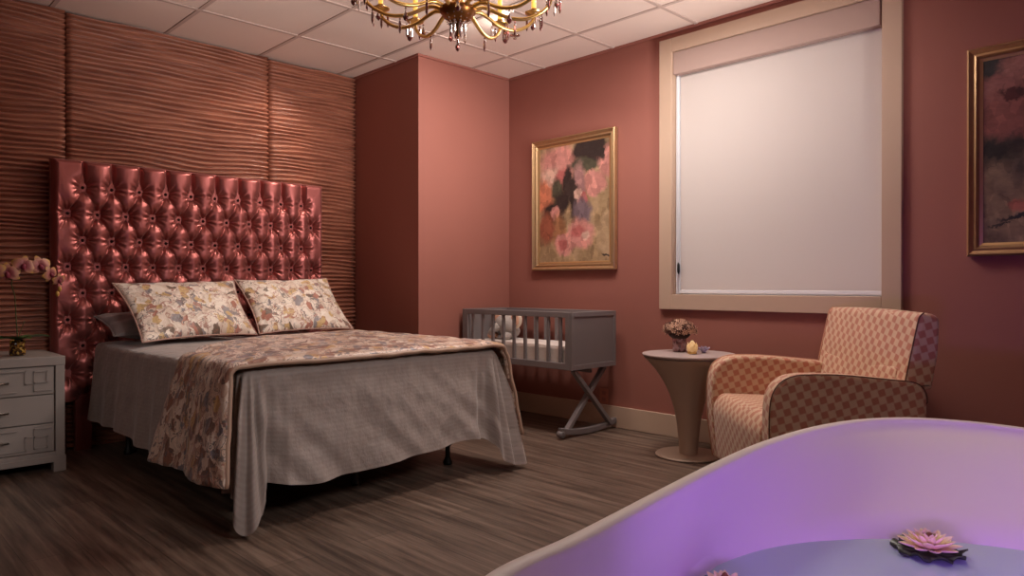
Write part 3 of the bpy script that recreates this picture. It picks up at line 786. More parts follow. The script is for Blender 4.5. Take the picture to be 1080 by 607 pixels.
def orchid_flower(loc, size, face, roll=0):
    bm = bmesh.new(); uvl = bm.loops.layers.uv.new('uv')
    pet = []
    for (ang, ln, wd, cup) in ((90, 1, .62, .1), (210, .95, .6, .12), (330, .95, .6, .12), (18, 1.0, .95, .18), (162, 1.0, .95, .18)):
        a = radians(ang); nseg = 8; rows = []
        for k in range(nseg+1):
            t = k/nseg; w = wd*sin(pi*min(1, t*.9+.08))**.75/2
            r = ln*t
            z = cup*sin(t*pi)+(-.12*t*t)
            row = []
            for q in (-1, -.5, 0, .5, 1):
                px = r*cos(a)-q*w*sin(a); py = r*sin(a)+q*w*cos(a)
                row.append((Vector((px, py, z-.08*abs(q)*w)), (.5+px*.5, .5+py*.5)))
            rows.append(row)
        V = [[bm.verts.new(p*size) for p, _ in row] for row in rows]
        for r0 in range(nseg):
            for q in range(4):
                fc = bm.faces.new((V[r0][q], V[r0][q+1], V[r0+1][q+1], V[r0+1][q]))
                uu = (rows[r0][q][1], rows[r0][q+1][1], rows[r0+1][q+1][1], rows[r0+1][q][1])
                for lp, uvv in zip(fc.loops, uu): lp[uvl].uv = uvv
    me = bpy.data.meshes.new('flower'); bm.to_mesh(me); bm.free()
    for p in me.polygons: p.use_smooth = True
    o = link('flower', me, M['orchid'], va); o.location = loc
    q = Vector(face).normalized().to_track_quat('Z', 'Y'); o.rotation_euler = (q @ Matrix.Rotation(roll, 4, 'Z').to_quaternion()).to_euler()
    lb = bmesh.new(); bmesh.ops.create_icosphere(lb, subdivisions=2, radius=size*.2, matrix=Matrix.Diagonal((1, 1.5, 1.2, 1)))
    l = obj('lip', lb, simple('orchid_lip', srgb(130, 40, 60), .5), o, smooth=True); l.location = (0, -size*.12, size*.12)
    return o
for loc, sz, fc, rl in (((.03, -.045, .405), .048, (1, -.25, .1), .1), ((.035, .02, .445), .046, (1, -.1, .25), -.2), ((.03, .09, .445), .046, (1, .15, .1), .25),
                        ((.03, .135, .405), .036, (.8, .5, -.1), .6), ((.03, .172, .375), .030, (.7, .4, -.3), .2), ((.02, -.10, .42), .046, (.9, -.6, .1), 0)):
    orchid_flower(loc, sz*1.2, fc, rl)
for l in ((0, .182, .33), (0, .172, .305)):
    bb = bmesh.new(); bmesh.ops.create_icosphere(bb, subdivisions=2, radius=.009, matrix=Matrix.Diagonal((1, 1, 1.7, 1))); o = obj('bud', bb, M['orchid'], va, smooth=True); o.location = l

# ------------------------------------------------------------------ paintings
def painting(x0, x1, z0, z1, art, label, uvflip=False, fw=.05):
    r = empty('framed_painting', ((x0+x1)/2, -.006, (z0+z1)/2)); tag(r, label, 'painting')
    w, h = (x1-x0)/2, (z1-z0)/2
    prof = [(0, 0), (0, -.030), (.008, -.036), (.014, -.030), (.024, -.022), (.034, -.026), (.040, -.020), (.044, -.012), (fw, -.010), (fw, 0)]
    bm = bmesh.new(); rings = []
    for (sx, sz) in ((-1, -1), (1, -1), (1, 1), (-1, 1)):
        rings.append([bm.verts.new((sx*(w-d), y, sz*(h-d))) for d, y in prof])
    for k in range(4):
        a, b = rings[k], rings[(k+1) % 4]
        for q in range(len(prof)-1): bm.faces.new((a[q], b[q], b[q+1], a[q+1]))
    obj('frame', bm, M['gold'], r)
    bm = bmesh.new(); rr = []
    for (sx, sz) in ((-1, -1), (1, -1), (1, 1), (-1, 1)):
        rr.append([bm.verts.new((sx*(w-d), y, sz*(h-d))) for d, y in ((fw-.003, -.0125), (fw+.008, -.0095), (fw+.008, -.004))])
    for k in range(4):
        a, b = rr[k], rr[(k+1) % 4]
        for q in range(2): bm.faces.new((a[q], b[q], b[q+1], a[q+1]))
    obj('inner_slip', bm, M['goldin'], r)
    me = bpy.data.meshes.new('canvas'); iw, ih = w-fw+.004, h-fw+.004
    me.from_pydata([(-iw, -.007, -ih), (iw, -.007, -ih), (iw, -.007, ih), (-iw, -.007, ih)], [], [(0, 1, 2, 3)])
    uvl = me.uv_layers.new(name='uv')
    for l_, c in zip(range(4), ((0, 0), (1, 0), (1, 1), (0, 1))): uvl.data[l_].uv = c
    link('canvas', me, art, r)
    return r
painting(1.070, 1.812, 1.022, 1.938, M['art1'], 'gilt-framed oil painting of pink roses above the crib')
painting(3.779, 4.52, 1.046, 1.966, M['art2'], 'gilt-framed dark pink abstract floral painting, cut off by the picture edge', fw=.05)

# ------------------------------------------------------------------ crib
cr = empty('bassinet', (1.35, -.285, 0)); tag(cr, 'grey wooden rocking bassinet on crossed legs in the corner beyond the bed', 'bassinet')
cx0, cx1, cy0, cy1, cz0, cz1 = -.50, .50, -.215, .215, .408, .756
def cp(name, bm, **k): return obj(name, bm, M['crib'], cr, **k)
t = .024
for sx in (-1, 1):
    bm = bmesh.new(); x = sx*(cx1-t/2)
    # framed end panel: stiles, rails and a set-back panel
    xa, xb = x-t/2, x+t/2
    for d in ((cy0, cy0+.022, cz0, cz1), (cy1-.022, cy1, cz0, cz1), (cy0+.022, cy1-.022, cz0, cz0+.03), (cy0+.022, cy1-.022, cz1-.03, cz1)): box(bm, xa, xb, *d)
    box(bm, x-.006, x+.006, cy0+.01, cy1-.01, cz0+.02, cz1-.02)
    cp('end_panel', bm, bevel=.002)
for sy in (-1, 1):
    y = sy*(cy1-.012)
    bm = bmesh.new(); box(bm, cx0+t, cx1-t, y-.012, y+.012, cz1-.034, cz1); box(bm, cx0+t, cx1-t, y-.012, y+.012, cz0, cz0+.04)
    for xx in (cx0+t, cx1-t-.03): box(bm, xx, xx+.03, y-.012, y+.012, cz0+.03, cz1-.03)
    cp('side_rail', bm, bevel=.003)
    for k in range(9):
        bm = bmesh.new(); xx = -.40+.1*k; box(bm, xx-.011, xx+.011, y-.007, y+.007, cz0+.038, cz1-.032); cp('slat', bm, bevel=.002)
bm = bmesh.new(); box(bm, cx0+t, cx1-t, cy0+.024, cy1-.024, cz0, cz0+.015); cp('base_board', bm)
bm = bmesh.new(); box(bm, cx0+t+.006, cx1-t-.006, cy0+.028, cy1-.028, cz0+.017, cz0+.135); obj('mattress', bm, M['cribin'], cr, bevel=.018, seg=4)
for sx in (-1, 1):
    x = sx*.455
    for sgn in (-1, 1):
        bm = bmesh.new(); bar(bm, (x+.013*sgn, -.165*sgn, .404), (x+.013*sgn, .20*sgn, .035), .026, .034, (1, 0, 0)); cp('crossed_leg', bm, bevel=.003)
    bm = bmesh.new(); pr = []
    for k in range(17):
        yy = -.27+.53*k/16; pr.append((yy, .004+.030*((yy)/.27)**2))
    for k in range(16, -1, -1):
        yy = -.27+.53*k/16; pr.append((yy, .040+.030*((yy)/.27)**2))
    prism(bm, pr, x-.017, x+.017, 'x'); cp('rocker', bm, bevel=.005)
    bm = bmesh.new(); lathe(bm, [(.012, -.02), (.019, -.02), (.021, 0), (.019, .02), (.012, .02)], 16)
    o = cp('rocker_foot', bm, smooth=True); o.rotation_euler = (0, pi/2, 0); o.location = (x, -.262, .030)
    bm = bmesh.new(); lathe(bm, [(.007, -.028), (.007, .028)], 12); o = obj('pivot_bolt', bm, M['chrome'], cr, smooth=True); o.rotation_euler = (0, pi/2, 0); o.location = (x, .017, .215)
bm = bmesh.new(); box(bm, -.455, .455, -.012+.017, .012+.017, .375, .405); cp('stretcher', bm, bevel=.002)

# plush elephant
pl_ = empty('plush_elephant', (1.045, -.275, .545)); pl_.scale = (1.1, 1.1, 1.1); tag(pl_, 'grey plush toy with pink ears lying on the bassinet mattress', 'plush toy')
def ball(bm, c, r, s=3, rot=None):
    mat_ = Matrix.Translation(c) @ (rot.to_matrix().to_4x4() if rot else Matrix.Identity(4)) @ Matrix.Diagonal((r[0], r[1], r[2], 1))
    bmesh.ops.create_icosphere(bm, subdivisions=s, radius=1, matrix=mat_)
bm = bmesh.new(); ball(bm, (0, .03, .05), (.085, .06, .052)); obj('body', bm, M['plush'], pl_, smooth=True)
bm = bmesh.new(); ball(bm, (.015, -.015, .095), (.075, .06, .062))
tube(bm, catmull([(-.0, -.06, .085), (-.02, -.085, .06), (-.045, -.09, .035)], 5), [.026, .025, .024, .023, .022, .021, .021, .02, .019, .018, .016], 12)
obj('head', bm, M['plush'], pl_, smooth=True)
for sx in (-1, 1):
    bm = bmesh.new(); ball(bm, (.015+sx*.082, .0, .125), (.052, .014, .056)); e = obj('ear', bm, M['plushcream'], pl_, smooth=True)
    bm = bmesh.new(); ball(bm, (.015+sx*.084, -.012, .125), (.036, .008, .042)); obj('ear_lining', bm, M['plushpink'], e, smooth=True)
    bm = bmesh.new(); ball(bm, (.015+sx*.036, -.066, .10), (.009, .007, .009), 2); obj('eye', bm, M['black'], pl_, smooth=True)
    bm = bmesh.new(); ball(bm, (sx*.06, -.05, .024), (.028, .04, .024)); obj('paw', bm, M['plushpink'] if sx < 0 else M['plush'], pl_, smooth=True)

# ------------------------------------------------------------------ pedestal table
TX, TY, TZ = 2.552, -.351, .550
tb = empty('pedestal_table', (TX, TY, 0)); tag(tb, 'round taupe pedestal table with trumpet-shaped base beside the armchair', 'side table')
bm = bmesh.new(); lathe(bm, [(.16, 0), (.174, .002), (.176, .006), (.172, .011), (.05, .013)], 64); obj('base_disc', bm, M['table'], tb, smooth=False)
n = 96; rows = []
bm = bmesh.new()
for k in range(40):
    u = k/39; z = .012+(TZ-.02-.012)*u
    r = .058+.030*u+.150*u**3.2
    rr = []
    for i in range(n):
        a = 2*pi*i/n
        # lens-shaped foot with two sharp edges opening into a circle at the top
        a2 = a+.85
        le = 1.0+(1-u)**1.2*(.30*abs(cos(a2))**6-.18*abs(sin(a2)))
        rr.append(bm.verts.new((r*le*cos(a), r*le*sin(a), z)))
    rows.append(rr)
for a, b in zip(rows, rows[1:]):
    for i in range(n): bm.faces.new((a[i], a[(i+1) % n], b[(i+1) % n], b[i]))
obj('pedestal', bm, M['table'], tb, smooth=True)
bm = bmesh.new(); lathe(bm, [(.225, TZ-.022), (.243, TZ-.010), (.246, TZ-.004), (.244, TZ), (.1, TZ+.0005)], 96); obj('table_top', bm, M['ttop'], tb, smooth=False)

# hydrangea bouquet in mosaic vase
hy = empty('flower_vase', (2.462, -.300, TZ+.001)); tag(hy, 'dried brown hydrangea bouquet in a pink mosaic glass vase on the pedestal table', 'flower vase')
bm = bmesh.new(); lathe(bm, [(.030, 0), (.036, .004), (.037, .02), (.036, .085), (.033, .085), (.033, .02), (.02, .01)], 32); obj('vase', bm, M['pinkvase'], hy, smooth=True)
def florets(cnt, seed, mat, r0, name):
    rnd = random.Random(seed); bm = bmesh.new()
    for _ in range(cnt):
        th = rnd.uniform(0, 2*pi); ph = math.acos(rnd.uniform(-.15, 1)); rr = r0*rnd.uniform(.86, 1.25)
        d = Vector((sin(ph)*cos(th)*1.18, sin(ph)*sin(th)*1.18, cos(ph)*.82)); c = Vector((0, 0, .112))+d*rr
        q = d.to_track_quat('Z', 'Y') @ Matrix.Rotation(rnd.uniform(0, pi), 4, 'Z').to_quaternion()
        for k in range(4):
            a = k*pi/2; s = rnd.uniform(.0075, .011)
            pts = [Vector((0, 0, 0)), Vector((cos(a-.45)*s, sin(a-.45)*s, .003)), Vector((cos(a)*s*1.35, sin(a)*s*1.35, .001)), Vector((cos(a+.45)*s, sin(a+.45)*s, .003))]
            bm.faces.new([bm.verts.new(c+q @ p) for p in pts])
    return obj(name, bm, mat, hy, smooth=False)
bm = bmesh.new(); ball(bm, (0, 0, .110), (.064, .064, .046)); obj('shade_core', bm, simple('bouquet_shadow', srgb(48, 28, 24), .9), hy, smooth=True)  # dark core ball: shade between the florets put into its colour
florets(230, 1, M['bouquet'], .066, 'blooms'); florets(210, 5, M['mosaicdark'], .063, 'dark_blooms')
# lit lotus votive and small clear lotus
def lotus_shape(root, name, rings, mat, curl=.3, n=8, parts=True):
    for (cnt, ln, wd, tilt, z, off, r0) in rings:
        for k in range(cnt):
            a = 2*pi*k/cnt+off
            bm = bmesh.new(); rows = []
            for j in range(n+1):
                t = j/n; w = wd*sin(pi*(t*.93+.05))**.8/2
                el = tilt+curl*t     # rising curl
                r = r0+ln*t*cos(tilt+curl*t*.5); zz = z+ln*t*sin(tilt+curl*t*.5)
                row = []
                for q in (-1, -.5, 0, .5, 1):
                    nrm = Vector((-sin(el)*cos(a), -sin(el)*sin(a), cos(el)))
                    p = Vector((r*cos(a), r*sin(a), zz))+Vector((-sin(a), cos(a), 0))*w*q+nrm*(abs(q)**2*w*.5)
                    row.append(bm.verts.new(p))
                rows.append(row)
            for A, B in zip(rows, rows[1:]):
                for q in range(4): bm.faces.new((A[q], A[q+1], B[q+1], B[q]))
            o = obj('petal', bm, mat, root, smooth=True)
            md = o.modifiers.new('t', 'SOLIDIFY'); md.thickness = .0008
vo = empty('lotus_votive', (2.592, -.38, TZ+.002)); tag(vo, 'lit amber lotus-shaped candle holder on the pedestal table', 'candle holder')
bm = bmesh.new(); lathe(bm, [(.020, 0), (.024, .003), (.024, .018), (.021, .018), (.018, .005)], 24); obj('cup', bm, M['wirebrass'], vo, smooth=True)
lotus_shape(vo, 'petal', [(6, .046, .036, .75, .004, 0, .018), (6, .056, .036, .95, .006, .5, .017), (6, .066, .034, 1.15, .006, .1, .014)], M['votive'], 1.1)
bm = bmesh.new(); lathe(bm, [(.014, .004), (.014, .03), (.001, .031)], 16); obj('candle', bm, M['bulb'], vo, smooth=True)
v2 = empty('glass_lotus', (2.605, -.285, TZ+.002)); tag(v2, 'small pale lilac glass lotus ornament behind the lit votive', 'ornament')
lotus_shape(v2, 'petal', [(6, .042, .022, .6, .002, 0, .006), (5, .036, .02, 1.0, .003, .4, .004)], M['lotusglass'], .3)
bm = bmesh.new(); lathe(bm, [(.012, 0), (.013, .004), (.004, .01)], 16); obj('base', bm, M['lotusglass'], v2, smooth=True)

# ------------------------------------------------------------------ armchair
ch = empty('armchair', (3.271, -.57, 0), -2.321); tag(ch, 'coral and cream check upholstered armchair below the right end of the window', 'armchair')
W2, LF, LB, ZF, ZB = .418, .314, -.314, .564, .534
def fillet(P, R, n=6):
    out = []; N = len(P)
    for i in range(N):
        p0, p1, p2 = Vector(P[i-1]), Vector(P[i]), Vector(P[(i+1) % N]); r = R[i]
        if r <= 0: out.append((p1.x, p1.y)); continue
        d0 = (p0-p1).normalized(); d1 = (p2-p1).normalized()
        for k in range(n+1):
            t = k/n; a = p1+d0*r; b = p1+d1*r
            q = a*(1-t)**2+p1*2*t*(1-t)+b*t*t; out.append((q.x, q.y))
    return out
armprof = fillet([(LB, .07), (LF-.035, .06), (LF+.0, .30), (LF-.012, ZF+.002), (.05, ZF+.006), (LB, ZB)], [.03, .015, .11, .13, .10, .075], 8)
def loftbody(name, prof, w0, w1, rnd, mat, parent, crown=.0):
    """profile (u,z) swept across w with softly rounded side edges."""
    cu = sum(p[0] for p in prof)/len(prof); cz = sum(p[1] for p in prof)/len(prof)
    bm = bmesh.new(); rings = []
    N = 7
    seq = []
    for k in range(N+1): a = pi/2*k/N; seq.append((w0+rnd*(1-cos(a))*1.0 if False else w0+rnd*(1-sin(a)), rnd*(1-cos(a)) if False else rnd*(1-sin(pi/2-a)) ))
    # seq: (w, inset) from inner rounding out; build explicit
    seq = [(w0+rnd*(1-cos(pi/2*k/N)), rnd*(1-sin(pi/2*k/N))) for k in range(N+1)]
    mid = [(w0+rnd+(w1-w0-2*rnd)*k/6, -crown*sin(pi*k/6)) for k in range(1, 6)]
    seq2 = [(w0+w1-w, i) for w, i in reversed(seq)]
    full = seq+mid+seq2
    n = len(prof)
    nr = []
    for i in range(n):
        a = Vector(prof[i-1]); b = Vector(prof[(i+1) % n]); d = (b-a).normalized(); nr.append(Vector((d.y, -d.x)))
    c = Vector((cu, cz))
    area = sum(prof[i-1][0]*prof[i][1]-prof[i][0]*prof[i-1][1] for i in range(n))
    sg = 1 if area > 0 else -1
    for w, ins in full:
        rings.append([bm.verts.new((prof[i][0]-sg*nr[i].x*ins, w, prof[i][1]-sg*nr[i].y*ins)) for i in range(n)])
    for a, b in zip(rings, rings[1:]):
        for i in range(n): bm.faces.new((a[i], a[(i+1) % n], b[(i+1) % n], b[i]))
    bm.faces.new(rings[0]); bm.faces.new(rings[-1][::-1])
    o = obj(name, bm, mat, parent, smooth=True); boxuv(o); return o
for s in (-1, 1):
    w0, w1 = (W2-.095, W2) if s > 0 else (-W2, -W2+.095)
    arm = loftbody('armrest', armprof, w0, w1, .018, M['hound'], ch)
    bm = bmesh.new(); pts = [(p[0], s*(W2-.006), p[1]) for p in armprof]
    pts = [p for p in pts if not (p[2] < .12 and p[0] < LF-.06)]
    # order along the outline: front bottom, over the top, to the back
    k0 = max(range(len(pts)), key=lambda k: -pts[k][2]+pts[k][0])
    pts = pts[k0:]+pts[:k0]
    tube(bm, [Vector(p)+Vector((0, 0, .0)) for p in pts], .0026, 8); o = obj('piping', bm, M['pipe'] if s > 0 else M['pipelight'], arm, smooth=True)
seatprof = fillet([(-.25, .075), (.290, .070), (.312, .33), (.275, .392), (-.25, .372)], [.01, .02, .032, .032, .03], 6)
loftbody('seat_cushion', seatprof, -W2+.097, W2-.097, .02, M['hound'], ch, .006)
backprof = fillet([(-.30, .495), (-.235, .50), (-.255, .60), (-.300, .812), (-.385, .800), (-.378, .64), (-.352, .505)], [.012, .012, .04, .032, .04, .04, .012], 6)
bk = loftbody('backrest', backprof, -W2+.03, W2-.03, .022, M['hound'], ch, .008)
lowb = fillet([(-.235, .10), (-.20, .37), (-.248, .60), (-.33, .56), (-.325, .08)], [0.01, .03, .03, .02, .02], 4)
loftbody('lower_back', lowb, -W2+.098, W2-.098, .01, M['hound'], ch)
for s in (-1, 1):
    bm = bmesh.new(); P = [(-.236, .505), (-.256, .60), (-.292, .765), (-.302, .795), (-.318, .808)]
    tube(bm, catmull([(p[0], s*(W2-.036), p[1]) for p in P], 5), .0030, 8); obj('back_piping', bm, M['pipe'] if s > 0 else M['pipelight'], bk, smooth=True)
for u, w in ((.25, .34), (.25, -.34), (-.26, .34), (-.26, -.34)):
    bm = bmesh.new(); lathe(bm, [(.018, 0), (.024, .08)], 14); o = obj('leg', bm, M['legdark'], ch, smooth=True); o.location = (u, w, 0)

# ------------------------------------------------------------------ bathtub
tubr = empty('bathtub', (4.32, -2.5, 0)); tag(tubr, 'white freestanding bathtub glowing with violet light in the foreground', 'bathtub')
RZ = .58
rim = [(4.042, -3.178), (4.022, -3.0), (3.973, -2.673), (3.949, -2.493), (3.930, -2.293), (3.933, -2.071), (3.962, -1.903), (4.010, -1.797), (4.082, -1.722), (4.185, -1.686), (4.290, -1.688),
       (4.40, -1.715), (4.52, -1.79), (4.62, -1.92), (4.69, -2.1), (4.72, -2.4), (4.70, -2.8), (4.62, -3.1), (4.46, -3.30), (4.28, -3.36), (4.12, -3.31)]
wat = [(4.075, -3.03), (4.035, -2.88), (3.985, -2.64), (3.978, -2.544), (3.996, -2.423), (4.034, -2.326), (4.084, -2.249), (4.139, -2.184), (4.20, -2.134), (4.262, -2.092), (4.357, -2.055), (4.45, -2.05), (4.545, -2.10), (4.61, -2.20), (4.64, -2.32), (4.655, -2.5), (4.63, -2.8), (4.56, -3.02), (4.44, -3.16), (4.28, -3.21), (4.15, -3.16)]
def resample(P, n, c):
    P = catmull([(p[0], p[1], 0) for p in P], 10, True)
    L_ = [0]
    for i in range(len(P)): L_.append(L_[-1]+(P[(i+1) % len(P)]-P[i]).length)
    out = []
    for k in range(n):
        s_ = L_[-1]*k/n
        i = bisect.bisect_right(L_, s_)-1; i = min(i, len(P)-1)
        t_ = (s_-L_[i])/max(1e-9, L_[i+1]-L_[i]); out.append(P[i].lerp(P[(i+1) % len(P)], t_))
    return out
NR = 120
def paired(n):
    a = catmull([(p[0], p[1], 0) for p in rim], 8, True); b = catmull([(p[0], p[1], 0) for p in wat], 8, True)
    return a, b
RA, WA = paired(NR); NR = len(RA)
def offs(ring, d):
    out = []; n = len(ring)
    for i in range(n):
        t_ = (ring[(i+1) % n]-ring[i-1]).normalized(); nn = Vector((-t_.y, t_.x, 0))  # clockwise path: left of travel is outside
        out.append(ring[i]+nn*d)
    return out
area = sum(RA[i-1].x*RA[i].y-RA[i].x*RA[i-1].y for i in range(NR)); sg = 1 if area < 0 else -1
WZ = .40
ctr = Vector((4.33, -2.62, 0))
layers = []
def lay(ring, z): layers.append([Vector((p.x-4.32, p.y+2.5, z)) for p in ring])
foot = [ctr+(p-ctr)*.80 for p in RA]
lay(foot, 0.0); lay([f.lerp(p, .12) for f, p in zip(foot, RA)], .02)
for k, u in enumerate((.3, .5, .7, .85, .95)): lay([f.lerp(p, u) for f, p in zip(foot, RA)], [.12, .25, .40, .50, .56][k])
lay(offs(RA, sg*.004), RZ-.018); lay(offs(RA, sg*.006), RZ-.008); lay(offs(RA, sg*.002), RZ-.001); lay(RA, RZ)
RI = offs(RA, -sg*.024); lay(RI, RZ); lay(offs(RA, -sg*.0255), RZ-.003)
RI2 = offs(RA, -sg*.026); lay(RI2, RZ-.012)
for u, zz in ((.12, .555), (.28, .52), (.48, .475), (.72, .435), (1.0, WZ)): lay([a.lerp(b, u) for a, b in zip(RI2, WA)], zz)
for u, zz in ((.06, .34), (.14, .26), (.26, .18), (.42, .125), (.65, .11), (.9, .108)): lay([p.lerp(ctr, u) for p in WA], zz)
bm = bmesh.new(); VR = [[bm.verts.new(p) for p in r] for r in layers]
for a, b in zip(VR, VR[1:]):
    for i in range(NR): bm.faces.new((a[i], a[(i+1) % NR], b[(i+1) % NR], b[i]))
bm.faces.new(VR[0]); bm.faces.new(VR[-1])
obj('tub_shell', bm, M['tub'], tubr, smooth=True)
bm = bmesh.new(); WW = [p.lerp(ctr, -.012) for p in WA]; bm.faces.new([bm.verts.new((p.x-4.32, p.y+2.5, WZ)) for p in WW])
wt = obj('bath_water', bm, M['water']); wt.location = (4.32, -2.5, .0); tag(wt, 'still pale water filling the bathtub', 'water', kind='stuff')

# floating lotus flowers
def lotus(loc, s, label, rot):
    r = empty('lotus_flower', loc, rot); tag(r, label, 'artificial flower', 'lotus flowers floating in the tub')
    bm = bmesh.new(); n = 72
    c = bm.verts.new((0, 0, .002)); rr = []
    for k in range(n):
        a = 2*pi*k/n; q = s*(.98+.09*sin(a*9)+.03*sin(a*17)); rr.append(bm.verts.new((q*cos(a), q*sin(a), .004+.006*sin(a*9+1)+.004)))
    mid = []
    for k in range(n):
        a = 2*pi*k/n; mid.append(bm.verts.new((s*.6*cos(a), s*.6*sin(a), .004)))
    for k in range(n):
        bm.faces.new((c, mid[k], mid[(k+1) % n])); bm.faces.new((mid[k], rr[k], rr[(k+1) % n], mid[(k+1) % n]))
    o = obj('lily_pad', bm, M['lilypad'], r, smooth=True); md = o.modifiers.new('t', 'SOLIDIFY'); md.thickness = .003
    lotus_shape(r, 'petal', [(9, s*.78, s*.36, .10, .008, 0, s*.16), (9, s*.72, s*.34, .38, .010, .35, s*.13), (8, s*.6, s*.30, .70, .012, .1, s*.10), (7, s*.48, s*.25, 1.0, .014, .5, s*.06), (5, s*.38, s*.2, 1.25, .014, .2, s*.03)], M['lotus'], .35)
    bm = bmesh.new(); ball(bm, (0, 0, .03), (s*.13, s*.13, .012), 2); obj('flower_centre', bm, M['lotusc'], r, smooth=True)
    return r
lotus((4.232, -2.205, WZ), .062, 'pale pink artificial lotus floating on the water by the far end of the tub', .4)
lotus((4.056, -2.662, WZ), .052, 'pale pink artificial lotus at the bottom picture edge, only its top showing', 1.2)

# ------------------------------------------------------------------ chandelier
cd = empty('chandelier', (2.585, -2.0, 1.945)); tag(cd, 'brass candle-arm chandelier hung with smoked crystal drops above the bed foot', 'chandelier')
bm = bmesh.new(); lathe(bm, [(.004, -.050), (.012, -.048), (.030, -.040), (.052, -.026), (.066, -.008), (.070, .004), (.067, .010), (.02, .012)], 40); obj('bowl', bm, M['bowl'], cd, smooth=True)
bm = bmesh.new(); lathe(bm, [(.02, .01), (.026, .03), (.014, .06), (.022, .10), (.030, .14), (.016, .18), (.010, .22), (.008, H-1.955-.06)], 24); obj('stem', bm, M['wirebrass'], cd, smooth=True)
bm = bmesh.new(); lathe(bm, [(.008, H-1.955-.07), (.03, H-1.955-.05), (.06, H-1.955-.02), (.065, H-1.955)], 32); obj('ceiling_canopy', bm, M['wirebrass'], cd, smooth=True)
bm = bmesh.new(); lathe(bm, [(.003, -.098), (.007, -.094), (.005, -.08), (.008, -.07), (.005, -.06), (.009, -.048)], 16); obj('finial', bm, M['bowl'], cd, smooth=True)
def dropmesh(name, kind):
    bm = bmesh.new()
    lathe(bm, [(.0012, -.004), (.0045, -.008), (.0012, -.012)], 6)
    if kind == 0: lathe(bm, [(.0015, -.012), (.0048, -.020), (.0052, -.050), (.0015, -.062)], 6)
    else: lathe(bm, [(.001, -.012), (.004, -.024), (.0105, -.040), (.008, -.048), (.002, -.054)], 8)
    me = bpy.data.meshes.new(name); bm.to_mesh(me); bm.free(); return me
md0 = dropmesh('crystal_prism', 0); md0.materials.append(M['crystaldark'])
md1 = dropmesh('crystal_teardrop', 1); md1.materials.append(M['crystaldark'])
md2 = dropmesh('crystal_prism_clear', 0); md2.materials.append(M['crystal'])
def drop(me, parent, loc, rz=0):
    o = bpy.data.objects.new('crystal_drop', me); COL.objects.link(o); o.parent = parent; o.location = loc; o.rotation_euler = (0, 0, rz)
armp = [(.052, 0, .000), (.075, 0, .010), (.10, 0, .014), (.13, 0, .004), (.17, 0, -.014), (.21, 0, -.024), (.26, 0, -.022), (.31, 0, .000), (.345, 0, .032), (.352, 0, .058)]
bm = bmesh.new(); ap = catmull(armp, 6); tube(bm, ap, [.0085-.0025*k/len(ap) for k in range(len(ap))], 10)
arm_me = bpy.data.meshes.new('arm'); bm.to_mesh(arm_me); bm.free(); arm_me.materials.append(M['wirebrass'])
for p in arm_me.polygons: p.use_smooth = True
bm = bmesh.new(); lathe(bm, [(.006, .050), (.012, .054), (.034, .064), (.036, .068), (.012, .066), (.014, .08), (.010, .085)], 24, (.352, 0)); pan_me = bpy.data.meshes.new('drip_pan'); bm.to_mesh(pan_me); bm.free(); pan_me.materials.append(M['wirebrass'])
bm = bmesh.new(); lathe(bm, [(.0095, .08), (.0095, .165), (.004, .166)], 16, (.352, 0)); can_me = bpy.data.meshes.new('candle_sleeve'); bm.to_mesh(can_me); bm.free(); can_me.materials.append(M['candle'])
bm = bmesh.new(); lathe(bm, [(.004, .166), (.010, .185), (.008, .20), (.001, .225)], 12, (.352, 0)); bul_me = bpy.data.meshes.new('bulb'); bm.to_mesh(bul_me); bm.free(); bul_me.materials.append(M['bulb'])
view = math.atan2(-2.0+3.745, 2.585-4.66)    # direction away from the viewpoint
rnd = random.Random(3)
for k in range(12):
    a = view+k*pi/6
    A = bpy.data.objects.new('arm', arm_me); COL.objects.link(A); A.parent = cd; A.rotation_euler = (0, 0, a)
    for nm, me in (('drip_pan', pan_me), ('candle_sleeve', can_me), ('bulb', bul_me)):
        o = bpy.data.objects.new(nm, me); COL.objects.link(o); o.parent = A
    for q, (dx, dy) in enumerate(((.034, 0), (-.012, .031), (-.012, -.031), (.018, .03), (.018, -.03))):
        drop((md0, md0, md2, md1, md0)[(q+k) % 5], A, (.352+dx, dy, .063))
    drop((md1, md0)[k % 2], A, (.215, 0, -.028))
for k in range(8):
    a = view+k*pi/4+.3; drop((md0, md2)[k % 2], cd, (.028*cos(a), .028*sin(a), -.034))
drop(md1, cd, (0, 0, -.094))
bm = bmesh.new()
for k in range(12):       # bead swags looping under the bowl
    a = view+(k+.5)*pi/6
    for j in range(7):
        t_ = j/6; r = .06+(.02-.06)*t_; z = -.004-.045*t_-.02*sin(pi*t_)
        bmesh.ops.create_icosphere(bm, subdivisions=1, radius=.0032, matrix=Matrix.Translation((r*cos(a), r*sin(a), z)))
obj('bead_swags', bm, M['crystal'], cd, smooth=True)

# ------------------------------------------------------------------ small fittings
sp = empty('ceiling_sprinkler', (1.502, -.632, H+.001)); tag(sp, 'small round fire sprinkler head in the ceiling tile', 'sprinkler')
bm = bmesh.new(); lathe(bm, [(.006, -.024), (.012, -.022), (.012, -.019), (.005, -.017), (.006, -.006), (.03, -.003), (.032, 0)], 24); obj('head', bm, M['chrome'], sp, smooth=True)
ot = empty('wall_outlet', (1.70, -.001, .185)); tag(ot, 'rose-painted wall outlet cover just above the baseboard behind the bassinet', 'outlet')
bm = bmesh.new(); box(bm, -.036, .036, -.005, 0, -.045, .055); obj('cover_plate', bm, simple('outlet_paint', srgb(176, 104, 84), .4), ot, bevel=.002)
bm = bmesh.new()
for z in (-.018, .026): box(bm, -.014, .014, -.007, -.004, z-.012, z+.012)
obj('socket', bm, M['wall'], ot, bevel=.001)
ad = empty('power_adapter', (.87, -.06, 0.0)); tag(ad, 'small black power adapter on the floor against the baseboard', 'adapter')
